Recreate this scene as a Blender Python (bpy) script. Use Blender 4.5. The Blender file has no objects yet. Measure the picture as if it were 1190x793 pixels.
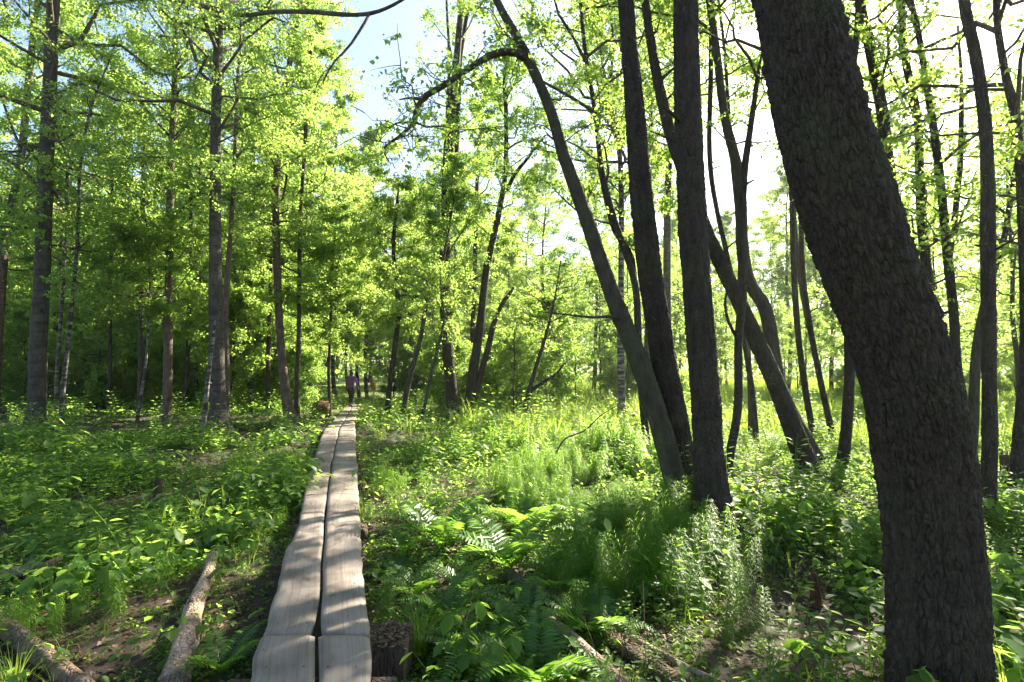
import bpy, math
import numpy as np

SEED = 11
rng = np.random.default_rng(SEED)
scene = bpy.context.scene
COL = scene.collection

# ------------------------------------------------------------------ camera model (photo pixels -> rays)
F, CX, CY, CAMZ = 595.0, 595.0, 396.5, 1.5
TH = math.atan(28.5 / 595.0)


def P(px, py, Y):
    """point at distance Y (metres ahead of the camera) on the ray through photo pixel px, py"""
    r, u = (px - CX) / F, (CY - py) / F
    d = np.array([r, math.cos(TH) - u * math.sin(TH), math.sin(TH) + u * math.cos(TH)])
    d = d * (Y / d[1])
    return np.array([d[0], Y, CAMZ + d[2]])


def ca(px):
    """a round stem off the axis of a wide lens looks 1/cos wider than it is"""
    return 1 / math.hypot(1, (px - CX) / F)


def on_z(px, py, z):
    r, u = (px - CX) / F, (CY - py) / F
    d = np.array([r, math.cos(TH) - u * math.sin(TH), math.sin(TH) + u * math.cos(TH)])
    return np.array([0, 0, CAMZ]) + d * ((z - CAMZ) / d[2])


# ------------------------------------------------------------------ noise
def _h3(ix, iy, iz, s):
    v = (ix * 374761393 + iy * 668265263 + iz * 2147483647 + s * 974634777).astype(np.int64) & 0xffffffff
    v = ((v ^ (v >> 13)) * 1274126177) & 0xffffffff
    v = v ^ (v >> 16)
    return (v & 0xffff) / 65535.0


def vnoise(p, s=0):
    p = np.asarray(p, float)
    i = np.floor(p).astype(np.int64)
    f = p - i
    f = f * f * (3 - 2 * f)
    out = 0
    for a in (0, 1):
        for b in (0, 1):
            for c in (0, 1):
                w = (f[..., 0] if a else 1 - f[..., 0]) * (f[..., 1] if b else 1 - f[..., 1]) * (f[..., 2] if c else 1 - f[..., 2])
                out = out + w * _h3(i[..., 0] + a, i[..., 1] + b, i[..., 2] + c, s)
    return out


def n2(x, y, sc, s=0):
    x = np.asarray(x, float)
    y = np.asarray(y, float)
    return vnoise(np.stack([x / sc, y / sc, np.zeros_like(x) + 0.37], -1), s)


def smooth(a, b, x):
    t = np.clip((np.asarray(x, float) - a) / (b - a), 0, 1)
    return t * t * (3 - 2 * t)


# ------------------------------------------------------------------ ground height
WALK_Y = np.array([0.5, 2.0, 12.0, 17.0, 23.0, 60.0])
WALK_Z = np.array([0.0, 0.0, 0.0, -0.12, -0.32, -0.5])


def walk_z(y):
    return np.interp(y, WALK_Y, WALK_Z)


def gz(x, y):
    x = np.asarray(x, float)
    y = np.asarray(y, float)
    z = -0.27 - 0.22 * smooth(13, 26, y)
    z = z + 0.25 * smooth(-4, -14, x) * smooth(3, 12, y)
    z = z + (n2(x, y, 1.1, 3) - .5) * .16 + (n2(x, y, 0.35, 4) - .5) * .07 + (n2(x, y, 4.0, 5) - .5) * .2
    z = z + 0.22 * np.exp(-((x - 1.85) ** 2 + (y - 5.7) ** 2) / 0.5)          # mound round the twin trunks
    z = z - 0.20 * np.exp(-(((x - 2.2) / .9) ** 2 + ((y - 4.0) / .7) ** 2))      # muddy hollow
    z = z + 0.15 * np.exp(-((x - 2.05) ** 2 + (y - 2.6) ** 2) / 0.3)
    return z


def g1(x, y):
    return float(gz(np.array([x]), np.array([y]))[0])


# ------------------------------------------------------------------ mesh plumbing
def mesh_np(name, V, faces, smooth_shade=False, mats=(), mat_ids=None):
    V = np.ascontiguousarray(V, np.float32).reshape(-1, 3)
    faces = [np.asarray(f, np.int32) for f in faces if len(f)]
    me = bpy.data.meshes.new(name)
    me.vertices.add(len(V))
    me.vertices.foreach_set("co", V.ravel())
    loops = np.concatenate([f.ravel() for f in faces])
    tot = np.concatenate([np.full(len(f), f.shape[1], np.int32) for f in faces])
    start = np.concatenate([[0], np.cumsum(tot)[:-1]]).astype(np.int32)
    me.loops.add(len(loops))
    me.loops.foreach_set("vertex_index", loops.astype(np.int32))
    me.polygons.add(len(tot))
    me.polygons.foreach_set("loop_start", start)
    me.polygons.foreach_set("loop_total", tot)
    if smooth_shade:
        me.polygons.foreach_set("use_smooth", np.ones(len(tot), bool))
    if mat_ids is not None:
        me.polygons.foreach_set("material_index", np.asarray(mat_ids, np.int32))
    for m in mats:
        me.materials.append(m)
    me.update(calc_edges=True)
    return me


def link(name, data, parent=None, loc=None):
    o = bpy.data.objects.new(name, data)
    COL.objects.link(o)
    if parent is not None:
        o.parent = parent
    if loc is not None:
        o.location = loc
    return o


def tag(o, label=None, cat=None, group=None, kind=None):
    if label:
        o["label"] = label
    if cat:
        o["category"] = cat
    if group:
        o["group"] = group
    if kind:
        o["kind"] = kind
    return o


def thing(name, label, cat, loc, group=None):
    return tag(link(name, None, None, loc), label, cat, group)


class Geo:
    def __init__(self):
        self.V, self.F, self.n = [], {}, 0

    def add(self, V, *faces):
        V = np.asarray(V, float).reshape(-1, 3)
        for f in faces:
            f = np.asarray(f, np.int64)
            if len(f):
                self.F.setdefault(f.shape[1], []).append(f + self.n)
        self.V.append(V)
        self.n += len(V)

    def mesh(self, name, mats, sm=False, origin=None):
        V = np.concatenate(self.V)
        if origin is not None:
            V = V - np.asarray(origin)
        return mesh_np(name, V, [np.concatenate(f) for f in self.F.values()], sm, mats)


def unit(v):
    return v / np.maximum(np.linalg.norm(v, axis=-1, keepdims=True), 1e-9)


def tubes(pts, rad, sides):
    """pts (B,n,3), rad (B,n) -> verts, quads"""
    B, n, _ = pts.shape
    t = np.gradient(pts, axis=1)
    t = unit(t)
    ref = np.where(np.abs(t[:, :1, 2:3]) > .8, np.array([[[1., 0, 0]]]), np.array([[[0, 0, 1.]]]))
    a = unit(np.cross(t, np.broadcast_to(ref, t.shape)))
    b = np.cross(t, a)
    ang = np.arange(sides) * 2 * np.pi / sides
    ring = a[:, :, None] * np.cos(ang)[None, None, :, None] + b[:, :, None] * np.sin(ang)[None, None, :, None]
    V = pts[:, :, None] + ring * rad[:, :, None, None]
    i = np.arange(sides)
    j = (i + 1) % sides
    base = (np.arange(B)[:, None, None] * n + np.arange(n - 1)[None, :, None]) * sides
    q = np.stack([base + i, base + j, base + sides + j, base + sides + i], -1).reshape(-1, 4)
    return V.reshape(-1, 3), q


def catmull(pts, m):
    pts = np.asarray(pts, float)
    d = np.linalg.norm(np.diff(pts[:, :3], axis=0), axis=1)
    s = np.concatenate([[0], np.cumsum(np.sqrt(np.maximum(d, 1e-6)))])
    L = np.concatenate([[0], np.cumsum(d)])
    ext = np.vstack([2 * pts[0] - pts[1], pts, 2 * pts[-1] - pts[-2]])
    es = np.concatenate([[s[0] - (s[1] - s[0])], s, [s[-1] + (s[-1] - s[-2])]])
    out = []
    for target in np.linspace(0, L[-1], m):
        k = min(np.searchsorted(L, target, side='right') - 1, len(pts) - 2)
        f = (target - L[k]) / max(L[k + 1] - L[k], 1e-9)
        t = s[k] + f * (s[k + 1] - s[k])
        p0, p1, p2, p3 = ext[k], ext[k + 1], ext[k + 2], ext[k + 3]
        t0, t1, t2, t3 = es[k], es[k + 1], es[k + 2], es[k + 3]
        A1 = (t1 - t) / (t1 - t0) * p0 + (t - t0) / (t1 - t0) * p1
        A2 = (t2 - t) / (t2 - t1) * p1 + (t - t1) / (t2 - t1) * p2
        A3 = (t3 - t) / (t3 - t2) * p2 + (t - t2) / (t3 - t2) * p3
        B1 = (t2 - t) / (t2 - t0) * A1 + (t - t0) / (t2 - t0) * A2
        B2 = (t3 - t) / (t3 - t1) * A2 + (t - t1) / (t3 - t1) * A3
        out.append((t2 - t) / (t2 - t1) * B1 + (t - t1) / (t2 - t1) * B2)
    return np.array(out)


# ------------------------------------------------------------------ materials
def newmat(name):
    m = bpy.data.materials.new(name)
    m.use_nodes = True
    nt = m.node_tree
    nt.nodes.clear()
    out = nt.nodes.new("ShaderNodeOutputMaterial")
    return m, nt, out


def N(nt, typ, **kw):
    n = nt.nodes.new(typ)
    for k, v in kw.items():
        if k.startswith("i_"):
            n.inputs[k[2:].replace("_", " ")].default_value = v
        else:
            setattr(n, k, v)
    return n


def ramp(nt, stops, fac=None):
    n = nt.nodes.new("ShaderNodeValToRGB")
    e = n.color_ramp.elements
    while len(e) < len(stops):
        e.new(.5)
    for k, (p, c) in enumerate(stops):
        e[k].position = p
        e[k].color = (*c, 1)
    if fac is not None:
        nt.links.new(fac, n.inputs[0])
    return n


def leaf_mat(name, stops, trans, tfac=.5, rough=.45, spec=.35):
    """diffuse + glossy leaf that lets the sun through; every leaf (mesh island) gets its own tone"""
    m, nt, out = newmat(name)
    L = nt.links.new
    geo = N(nt, "ShaderNodeNewGeometry")
    oi = N(nt, "ShaderNodeObjectInfo")
    add = N(nt, "ShaderNodeMath", operation='MULTIPLY_ADD')
    L(oi.outputs["Random"], add.inputs[0])
    add.inputs[1].default_value = .3
    mul = N(nt, "ShaderNodeMath", operation='MULTIPLY')
    L(geo.outputs["Random Per Island"], mul.inputs[0])
    mul.inputs[1].default_value = .7
    L(mul.outputs[0], add.inputs[2])
    cr = ramp(nt, stops, add.outputs[0])
    tr = ramp(nt, trans, add.outputs[0])
    pr = N(nt, "ShaderNodeBsdfPrincipled")
    pr.inputs["Roughness"].default_value = rough
    pr.inputs["Specular IOR Level"].default_value = spec
    L(cr.outputs[0], pr.inputs["Base Color"])
    tl = N(nt, "ShaderNodeBsdfTranslucent")
    L(tr.outputs[0], tl.inputs["Color"])
    mx = N(nt, "ShaderNodeMixShader")
    mx.inputs[0].default_value = tfac
    L(pr.outputs[0], mx.inputs[1])
    L(tl.outputs[0], mx.inputs[2])
    L(mx.outputs[0], out.inputs[0])
    return m


M = {}
M["leaf"] = leaf_mat("alder_leaves", [(0, (.030, .075, .012)), (.6, (.050, .110, .018)), (1, (.085, .135, .022))],
                     [(0, (.28, .48, .06)), (.6, (.44, .62, .11)), (1, (.58, .70, .16))], .62)
M["leaf_birch"] = leaf_mat("birch_leaves", [(0, (.035, .080, .014)), (.6, (.055, .115, .022)), (1, (.10, .14, .03))],
                           [(0, (.32, .50, .09)), (.6, (.44, .64, .12)), (1, (.58, .72, .17))], .65)
M["leaf_dark"] = leaf_mat("dark_leaves", [(0, (.022, .060, .014)), (.7, (.038, .092, .018)), (1, (.06, .115, .022))],
                          [(0, (.12, .32, .03)), (.6, (.18, .40, .04)), (1, (.26, .48, .05))], .5)  # darker, less translucent leaf tone
M["herb"] = leaf_mat("herb_leaves", [(0, (.022, .065, .014)), (.45, (.045, .11, .02)), (.85, (.075, .14, .026)), (1, (.13, .15, .04))],
                     [(0, (.26, .48, .06)), (.6, (.40, .62, .09)), (1, (.54, .70, .13))], .6, .5, .3)
M["fern"] = leaf_mat("fern_fronds", [(0, (.045, .11, .016)), (.6, (.060, .135, .02)), (1, (.08, .15, .03))],
                     [(0, (.26, .52, .05)), (.6, (.34, .60, .06)), (1, (.42, .64, .08))], .5, .4, .5)
M["horsetail"] = leaf_mat("horsetail_stems", [(0, (.05, .125, .016)), (1, (.075, .155, .022))],
                          [(0, (.38, .62, .06)), (1, (.50, .70, .08))], .6)
M["grass"] = leaf_mat("grass_blades", [(0, (.055, .115, .018)), (.6, (.08, .14, .022)), (1, (.13, .16, .04))],
                      [(0, (.34, .54, .05)), (.6, (.46, .62, .07)), (1, (.58, .62, .12))], .5)
M["dead_leaf"] = leaf_mat("dead_leaves", [(0, (.06, .035, .02)), (.5, (.13, .085, .05)), (1, (.24, .18, .12))],
                          [(0, (.08, .04, .02)), (1, (.2, .12, .06))], .15, .6, .3)


def bark_mat(name, dark, light, zs=.22, scale=9., bump=.6, moss=0., birch=None, rough=.85, dist=.02):
    m, nt, out = newmat(name)
    L = nt.links.new
    tc = N(nt, "ShaderNodeTexCoord")
    mp = N(nt, "ShaderNodeMapping")
    mp.inputs["Scale"].default_value = (scale, scale, scale * zs)
    L(tc.outputs["Object"], mp.inputs[0])
    no = N(nt, "ShaderNodeTexNoise")
    no.inputs["Scale"].default_value = 1.0
    no.inputs["Detail"].default_value = 8
    no.inputs["Roughness"].default_value = .65
    L(mp.outputs[0], no.inputs["Vector"])
    cr = ramp(nt, [(.3, dark), (.7, light)], no.outputs[0])
    col = cr.outputs[0]
    vo = N(nt, "ShaderNodeTexVoronoi", feature='DISTANCE_TO_EDGE')
    vo.inputs["Scale"].default_value = 2.6
    L(mp.outputs[0], vo.inputs["Vector"])
    if birch:
        mp2 = N(nt, "ShaderNodeMapping")
        mp2.inputs["Scale"].default_value = (2.2, 2.2, 11)
        L(tc.outputs["Object"], mp2.inputs[0])
        nb = N(nt, "ShaderNodeTexNoise")
        nb.inputs["Scale"].default_value = 1.
        nb.inputs["Detail"].default_value = 5
        nb.inputs["Roughness"].default_value = .7
        L(mp2.outputs[0], nb.inputs["Vector"])
        rb = ramp(nt, [(birch[0], (1, 1, 1)), (birch[1], (0, 0, 0))], nb.outputs[0])
        mx = N(nt, "ShaderNodeMix", data_type='RGBA')
        L(rb.outputs[0], mx.inputs["Factor"])
        L(col, mx.inputs["A"])
        mx.inputs["B"].default_value = (.035, .03, .027, 1)
        col = mx.outputs["Result"]
    if moss:
        nm = N(nt, "ShaderNodeTexNoise")
        nm.inputs["Scale"].default_value = 2.3
        nm.inputs["Detail"].default_value = 6
        L(tc.outputs["Object"], nm.inputs["Vector"])
        rm = ramp(nt, [(.5, (0, 0, 0)), (.72, (moss, moss, moss))], nm.outputs[0])
        mx = N(nt, "ShaderNodeMix", data_type='RGBA')
        L(rm.outputs[0], mx.inputs["Factor"])
        L(col, mx.inputs["A"])
        mx.inputs["B"].default_value = (.06, .075, .025, 1)
        col = mx.outputs["Result"]
    pr = N(nt, "ShaderNodeBsdfPrincipled")
    pr.inputs["Roughness"].default_value = rough
    pr.inputs["Specular IOR Level"].default_value = .3
    L(col, pr.inputs["Base Color"])
    ma = N(nt, "ShaderNodeMath", operation='MULTIPLY_ADD')
    rv = ramp(nt, [(0, (0, 0, 0)), (.25, (1, 1, 1))], vo.outputs["Distance"])
    L(rv.outputs[0], ma.inputs[0])
    ma.inputs[1].default_value = .7
    L(no.outputs[0], ma.inputs[2])
    bp = N(nt, "ShaderNodeBump")
    bp.inputs["Strength"].default_value = bump
    bp.inputs["Distance"].default_value = dist
    L(ma.outputs[0], bp.inputs["Height"])
    L(bp.outputs[0], pr.inputs["Normal"])
    L(pr.outputs[0], out.inputs[0])
    return m


M["bark_alder"] = bark_mat("alder_bark", (.018, .013, .009), (.066, .049, .034), .3, 18, .8, .35)
M["bark_plate"] = bark_mat("plated_bark", (.017, .012, .008), (.068, .050, .034), .35, 34, .8, .3, dist=.006)
M["bark_moss"] = bark_mat("mossy_bark", (.026, .021, .013), (.085, .070, .045), .35, 16, .7, .6, dist=.01)
M["bark_birch"] = bark_mat("birch_bark", (.11, .10, .085), (.28, .255, .22), .5, 8, .4, 0, birch=(.47, .56))
M["bark_grey"] = bark_mat("grey_bark", (.032, .026, .020), (.105, .088, .068), .3, 12, .5, .15, birch=(.40, .50))
M["bark_pine"] = bark_mat("pinkish_bark", (.055, .038, .029), (.18, .125, .092), .4, 12, .6, 0, birch=(.34, .42))
M["log"] = bark_mat("weathered_log", (.15, .10, .07), (.46, .34, .255), .3, 13, .9, .3, birch=(.36, .44))
M["log_dark"] = bark_mat("rotten_log", (.03, .02, .014), (.15, .10, .065), .3, 13, .9, .75)
M["log_brown"] = bark_mat("brown_log", (.055, .036, .024), (.24, .165, .11), .3, 13, .9, .6, birch=(.36, .44))
M["stump_red"] = bark_mat("red_brown_wood", (.05, .02, .012), (.17, .065, .035), .5, 12, .7, 0)
M["twig"] = bark_mat("twig_bark", (.05, .038, .03), (.12, .09, .07), .4, 20, .2)


def wood_mat():
    m, nt, out = newmat("weathered_plank")
    L = nt.links.new
    tc = N(nt, "ShaderNodeTexCoord")
    oi = N(nt, "ShaderNodeObjectInfo")
    off = N(nt, "ShaderNodeVectorMath", operation='SCALE')
    cmb = N(nt, "ShaderNodeCombineXYZ")
    L(oi.outputs["Random"], cmb.inputs[0])
    L(oi.outputs["Random"], cmb.inputs[1])
    L(cmb.outputs[0], off.inputs[0])
    off.inputs["Scale"].default_value = 17.
    ad = N(nt, "ShaderNodeVectorMath", operation='ADD')
    L(tc.outputs["UV"], ad.inputs[0])
    L(off.outputs[0], ad.inputs[1])
    mp = N(nt, "ShaderNodeMapping")
    mp.inputs["Scale"].default_value = (40, 1.0, 10)
    L(ad.outputs[0], mp.inputs[0])
    g = N(nt, "ShaderNodeTexNoise")
    g.inputs["Scale"].default_value = 1.
    g.inputs["Detail"].default_value = 7
    g.inputs["Roughness"].default_value = .62
    g.inputs["Distortion"].default_value = .6
    L(mp.outputs[0], g.inputs["Vector"])
    b = N(nt, "ShaderNodeTexNoise")
    b.inputs["Scale"].default_value = 3.2
    b.inputs["Detail"].default_value = 6
    L(ad.outputs[0], b.inputs["Vector"])
    cr = ramp(nt, [(.22, (.15, .122, .104)), (.45, (.212, .176, .150)), (.8, (.265, .223, .193))], g.outputs[0])
    cb = ramp(nt, [(.34, (.52, .49, .44)), (.58, (1, 1, 1))], b.outputs[0])
    mx = N(nt, "ShaderNodeMix", data_type='RGBA', blend_type='MULTIPLY')
    mx.inputs["Factor"].default_value = .8
    L(cr.outputs[0], mx.inputs["A"])
    L(cb.outputs[0], mx.inputs["B"])
    # dark scuffs and dirt spots
    s = N(nt, "ShaderNodeTexNoise")
    s.inputs["Scale"].default_value = 14
    s.inputs["Detail"].default_value = 3
    L(ad.outputs[0], s.inputs["Vector"])
    rs = ramp(nt, [(.66, (0, 0, 0)), (.74, (.7, .7, .7))], s.outputs[0])
    mx2 = N(nt, "ShaderNodeMix", data_type='RGBA')
    L(rs.outputs[0], mx2.inputs["Factor"])
    L(mx.outputs["Result"], mx2.inputs["A"])
    mx2.inputs["B"].default_value = (.09, .075, .06, 1)
    mpc = N(nt, "ShaderNodeMapping")
    mpc.inputs["Scale"].default_value = (16, .55, 1)
    L(ad.outputs[0], mpc.inputs[0])
    ck = N(nt, "ShaderNodeTexVoronoi", feature='DISTANCE_TO_EDGE')
    ck.inputs["Scale"].default_value = 1.
    L(mpc.outputs[0], ck.inputs["Vector"])
    rc = ramp(nt, [(.0, (.6, .6, .6)), (.016, (0, 0, 0))], ck.outputs["Distance"])
    mx3 = N(nt, "ShaderNodeMix", data_type='RGBA')
    L(rc.outputs[0], mx3.inputs["Factor"])
    L(mx2.outputs["Result"], mx3.inputs["A"])
    mx3.inputs["B"].default_value = (.035, .028, .022, 1)
    mx2 = mx3
    pr = N(nt, "ShaderNodeBsdfPrincipled")
    pr.inputs["Roughness"].default_value = .72
    pr.inputs["Specular IOR Level"].default_value = .35
    L(mx2.outputs["Result"], pr.inputs["Base Color"])
    bp = N(nt, "ShaderNodeBump")
    bp.inputs["Strength"].default_value = .5
    bp.inputs["Distance"].default_value = .006
    L(g.outputs[0], bp.inputs["Height"])
    L(bp.outputs[0], pr.inputs["Normal"])
    L(pr.outputs[0], out.inputs[0])
    return m


M["plank"] = wood_mat()


def ground_mat():
    m, nt, out = newmat("forest_soil")
    L = nt.links.new
    tc = N(nt, "ShaderNodeTexCoord")
    a = N(nt, "ShaderNodeTexNoise")
    a.inputs["Scale"].default_value = 6
    a.inputs["Detail"].default_value = 9
    a.inputs["Roughness"].default_value = .7
    L(tc.outputs["Object"], a.inputs["Vector"])
    soil = ramp(nt, [(.3, (.018, .012, .009)), (.55, (.055, .038, .027)), (.8, (.12, .09, .065))], a.outputs[0])
    b = N(nt, "ShaderNodeTexNoise")
    b.inputs["Scale"].default_value = 1.1
    b.inputs["Detail"].default_value = 6
    L(tc.outputs["Object"], b.inputs["Vector"])
    mm = ramp(nt, [(.48, (0, 0, 0)), (.62, (.8, .8, .8))], b.outputs[0])
    mx = N(nt, "ShaderNodeMix", data_type='RGBA')
    L(mm.outputs[0], mx.inputs["Factor"])
    L(soil.outputs[0], mx.inputs["A"])
    mx.inputs["B"].default_value = (.028, .05, .014, 1)
    # the open meadow beyond is turf
    sp = N(nt, "ShaderNodeSeparateXYZ")
    L(tc.outputs["Object"], sp.inputs[0])
    ma = N(nt, "ShaderNodeMath", operation='MULTIPLY_ADD')
    L(sp.outputs["X"], ma.inputs[0])
    ma.inputs[1].default_value = .6
    L(sp.outputs["Y"], ma.inputs[2])
    mr = N(nt, "ShaderNodeMapRange")
    mr.inputs["From Min"].default_value = 12
    mr.inputs["From Max"].default_value = 20
    L(ma.outputs[0], mr.inputs["Value"])
    tm = ramp(nt, [(.3, (.075, .12, .025)), (.7, (.12, .16, .035))], a.outputs[0])
    mx2 = N(nt, "ShaderNodeMix", data_type='RGBA')
    L(mr.outputs[0], mx2.inputs["Factor"])
    L(mx.outputs["Result"], mx2.inputs["A"])
    L(tm.outputs[0], mx2.inputs["B"])
    pr = N(nt, "ShaderNodeBsdfPrincipled")
    pr.inputs["Roughness"].default_value = .9
    pr.inputs["Specular IOR Level"].default_value = .25
    L(mx2.outputs["Result"], pr.inputs["Base Color"])
    bp = N(nt, "ShaderNodeBump")
    bp.inputs["Strength"].default_value = .8
    bp.inputs["Distance"].default_value = .03
    L(a.outputs[0], bp.inputs["Height"])
    L(bp.outputs[0], pr.inputs["Normal"])
    L(pr.outputs[0], out.inputs[0])
    return m


M["ground"] = ground_mat()


def plain(name, c, rough=.7):
    m, nt, out = newmat(name)
    no = N(nt, "ShaderNodeTexNoise")
    no.inputs["Scale"].default_value = 30
    tc = N(nt, "ShaderNodeTexCoord")
    nt.links.new(tc.outputs["Object"], no.inputs["Vector"])
    cr = ramp(nt, [(.3, tuple(v * .75 for v in c)), (.7, tuple(min(1, v * 1.2) for v in c))], no.outputs[0])
    pr = N(nt, "ShaderNodeBsdfPrincipled")
    pr.inputs["Roughness"].default_value = rough
    nt.links.new(cr.outputs[0], pr.inputs["Base Color"])
    nt.links.new(pr.outputs[0], out.inputs[0])
    return m


M["skin"] = plain("skin", (.55, .36, .28), .5)
M["purple"] = plain("purple_cloth", (.13, .045, .26), .8)
M["trousers"] = plain("black_cloth", (.012, .012, .016), .8)
M["hair"] = plain("dark_hair", (.06, .028, .018), .5)
M["shoe"] = plain("dark_shoe", (.02, .02, .025), .6)
M["nail"] = plain("rusty_iron", (.06, .035, .025), .6)
M["orange"] = plain("orange_paint", (.38, .13, .025), .6)
M["pale_wood"] = plain("pale_wood", (.42, .34, .26), .8)

# ------------------------------------------------------------------ trunks
def voronoi_plates(u, v, nu, seed):
    """edge distance of a jittered cell grid, wrapping in u after nu cells"""
    iu, iv = np.floor(u).astype(np.int64), np.floor(v).astype(np.int64)
    f1 = np.full(u.shape, 9.)
    f2 = np.full(u.shape, 9.)
    ident = np.zeros(u.shape)
    for a in (-1, 0, 1):
        for b in (-1, 0, 1):
            cu, cv = iu + a, iv + b
            w = np.mod(cu, nu)
            z = np.zeros_like(w)
            du = cu + _h3(w, cv, z, seed) - u
            dv = cv + _h3(w, cv, z, seed + 9) - v
            d = np.sqrt(du * du + dv * dv)
            f2 = np.where(d < f1, f1, np.minimum(f2, d))
            ident = np.where(d < f1, _h3(w, cv, z, seed + 17), ident)
            f1 = np.minimum(f1, d)
    return f2 - f1, ident


def trunk_mesh(name, mat, pts, rad, sides=16, step=.25, seed=0, plates=None, lump=.06, flare=.0, origin=(0, 0, 0)):
    """pts bottom->top with radii; plates=(cells around, cell height m, relief m)"""
    d = np.linalg.norm(np.diff(pts, axis=0), axis=1).sum()
    m = max(6, int(d / step))
    c = catmull(np.column_stack([pts, rad]), m)
    p, r = c[:, :3], np.maximum(c[:, 3], .004)
    t = unit(np.gradient(p, axis=0))
    a = np.cross(t, np.array([0, 1., 0]))
    a = unit(a)
    b = np.cross(t, a)
    ang = np.arange(sides) * 2 * np.pi / sides
    L = np.concatenate([[0], np.cumsum(np.linalg.norm(np.diff(p, axis=0), axis=1))])
    A, S = np.meshgrid(ang, L)
    rr = np.repeat(r[:, None], sides, 1)
    if flare:
        f = np.exp(-np.maximum(L - .15, 0) / .22)[:, None]
        lobes = .55 + .45 * np.cos(A * 5 + 2 * np.sin(A * 2 + seed)) * np.cos(A * 2 + seed * 1.7)
        rr = rr * (1 + flare * f * lobes)
    q = np.stack([np.cos(A) * 1.3, np.sin(A) * 1.3, S / max(.5, r.max() * 4)], -1)
    rr = rr * (1 + lump * 2 * (vnoise(q * 1.2 + seed, seed) - .5) + lump * (vnoise(q * 3.1 + seed, seed + 1) - .5))
    if plates:
        nu, ch, rel = plates
        v = S / ch
        w = (vnoise(np.stack([np.cos(A) * 5, np.sin(A) * 5, S * 5], -1), seed + 5) - .5) * .8
        w2 = (vnoise(np.stack([np.cos(A) * nu * .3, np.sin(A) * nu * .3, S / ch * 1.1], -1), seed + 6) - .5) * .7
        e, cid = voronoi_plates(A / (2 * np.pi) * nu + w + w2, v + w + w2 * .8, nu, seed)
        e2, cid2 = voronoi_plates(A / (2 * np.pi) * nu * 2 + w * 3 + w2, v * 1.9 + w * 2, nu * 2, seed + 31)
        h = np.clip(e * 3.4, 0, 1) * (.35 + .65 * cid) + np.clip(e2 * 3, 0, 1) * .35 * cid2
        fine = vnoise(np.stack([np.cos(A) * nu * .6, np.sin(A) * nu * .6, S / ch * 1.6], -1), seed + 2)
        big = vnoise(np.stack([np.cos(A) * 3, np.sin(A) * 3, S / ch * .13], -1), seed + 3)
        rr = rr + rel * (h * (.35 + 1.1 * big) - .6 + .45 * (fine - .5))
    V = p[:, None] + rr[..., None] * (a[:, None] * np.cos(ang)[None, :, None] + b[:, None] * np.sin(ang)[None, :, None])
    i = np.arange(sides)
    j = (i + 1) % sides
    base = (np.arange(m - 1) * sides)[:, None]
    quads = np.stack([base + i, base + j, base + sides + j, base + sides + i], -1).reshape(-1, 4)
    V = V.reshape(-1, 3)
    V = np.vstack([V, p[-1] + t[-1] * r[-1] * .3, p[0]])
    tip = len(V) - 2
    capt = np.stack([(m - 1) * sides + i, (m - 1) * sides + j, np.full(sides, tip)], -1)
    capb = np.stack([j, i, np.full(sides, tip + 1)], -1)
    return mesh_np(name, V - np.asarray(origin), [quads, capt, capb], True, [mat])


# ------------------------------------------------------------------ leaves and crowns
def leaf_geo(pos, size, d, nrm, width=.62, hexa=False):
    """N leaves as folded kites (or rounder six-point leaves)"""
    d = unit(d)
    s = unit(np.cross(d, nrm))
    n = np.cross(s, d)
    l = size[:, None]
    if not hexa:
        k = .42
        V = np.stack([pos, pos + d * l * k - s * l * width * .5 + n * l * .10, pos + d * l, pos + d * l * k + s * l * width * .5 + n * l * .10], 1)
        b = np.arange(len(pos))[:, None] * 4
        f = np.concatenate([b + np.array([[0, 1, 2]]), b + np.array([[0, 2, 3]])])
        return V.reshape(-1, 3), f
    w = width * .5
    V = np.stack([pos, pos + d * l * .22 - s * l * w * .75 + n * l * .07, pos + d * l * .62 - s * l * w + n * l * .07, pos + d * l * 1.0 - n * l * .05,
                  pos + d * l * .62 + s * l * w + n * l * .07, pos + d * l * .22 + s * l * w * .75 + n * l * .07], 1)
    b = np.arange(len(pos))[:, None] * 6
    f = np.concatenate([b + np.array([[0, 1, 2, 3]]), b + np.array([[0, 3, 4, 5]])])
    return V.reshape(-1, 3), f


def rand_dirs(r, n, up=0.):
    v = r.normal(size=(n, 3))
    v[:, 2] += up
    return unit(v)


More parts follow.
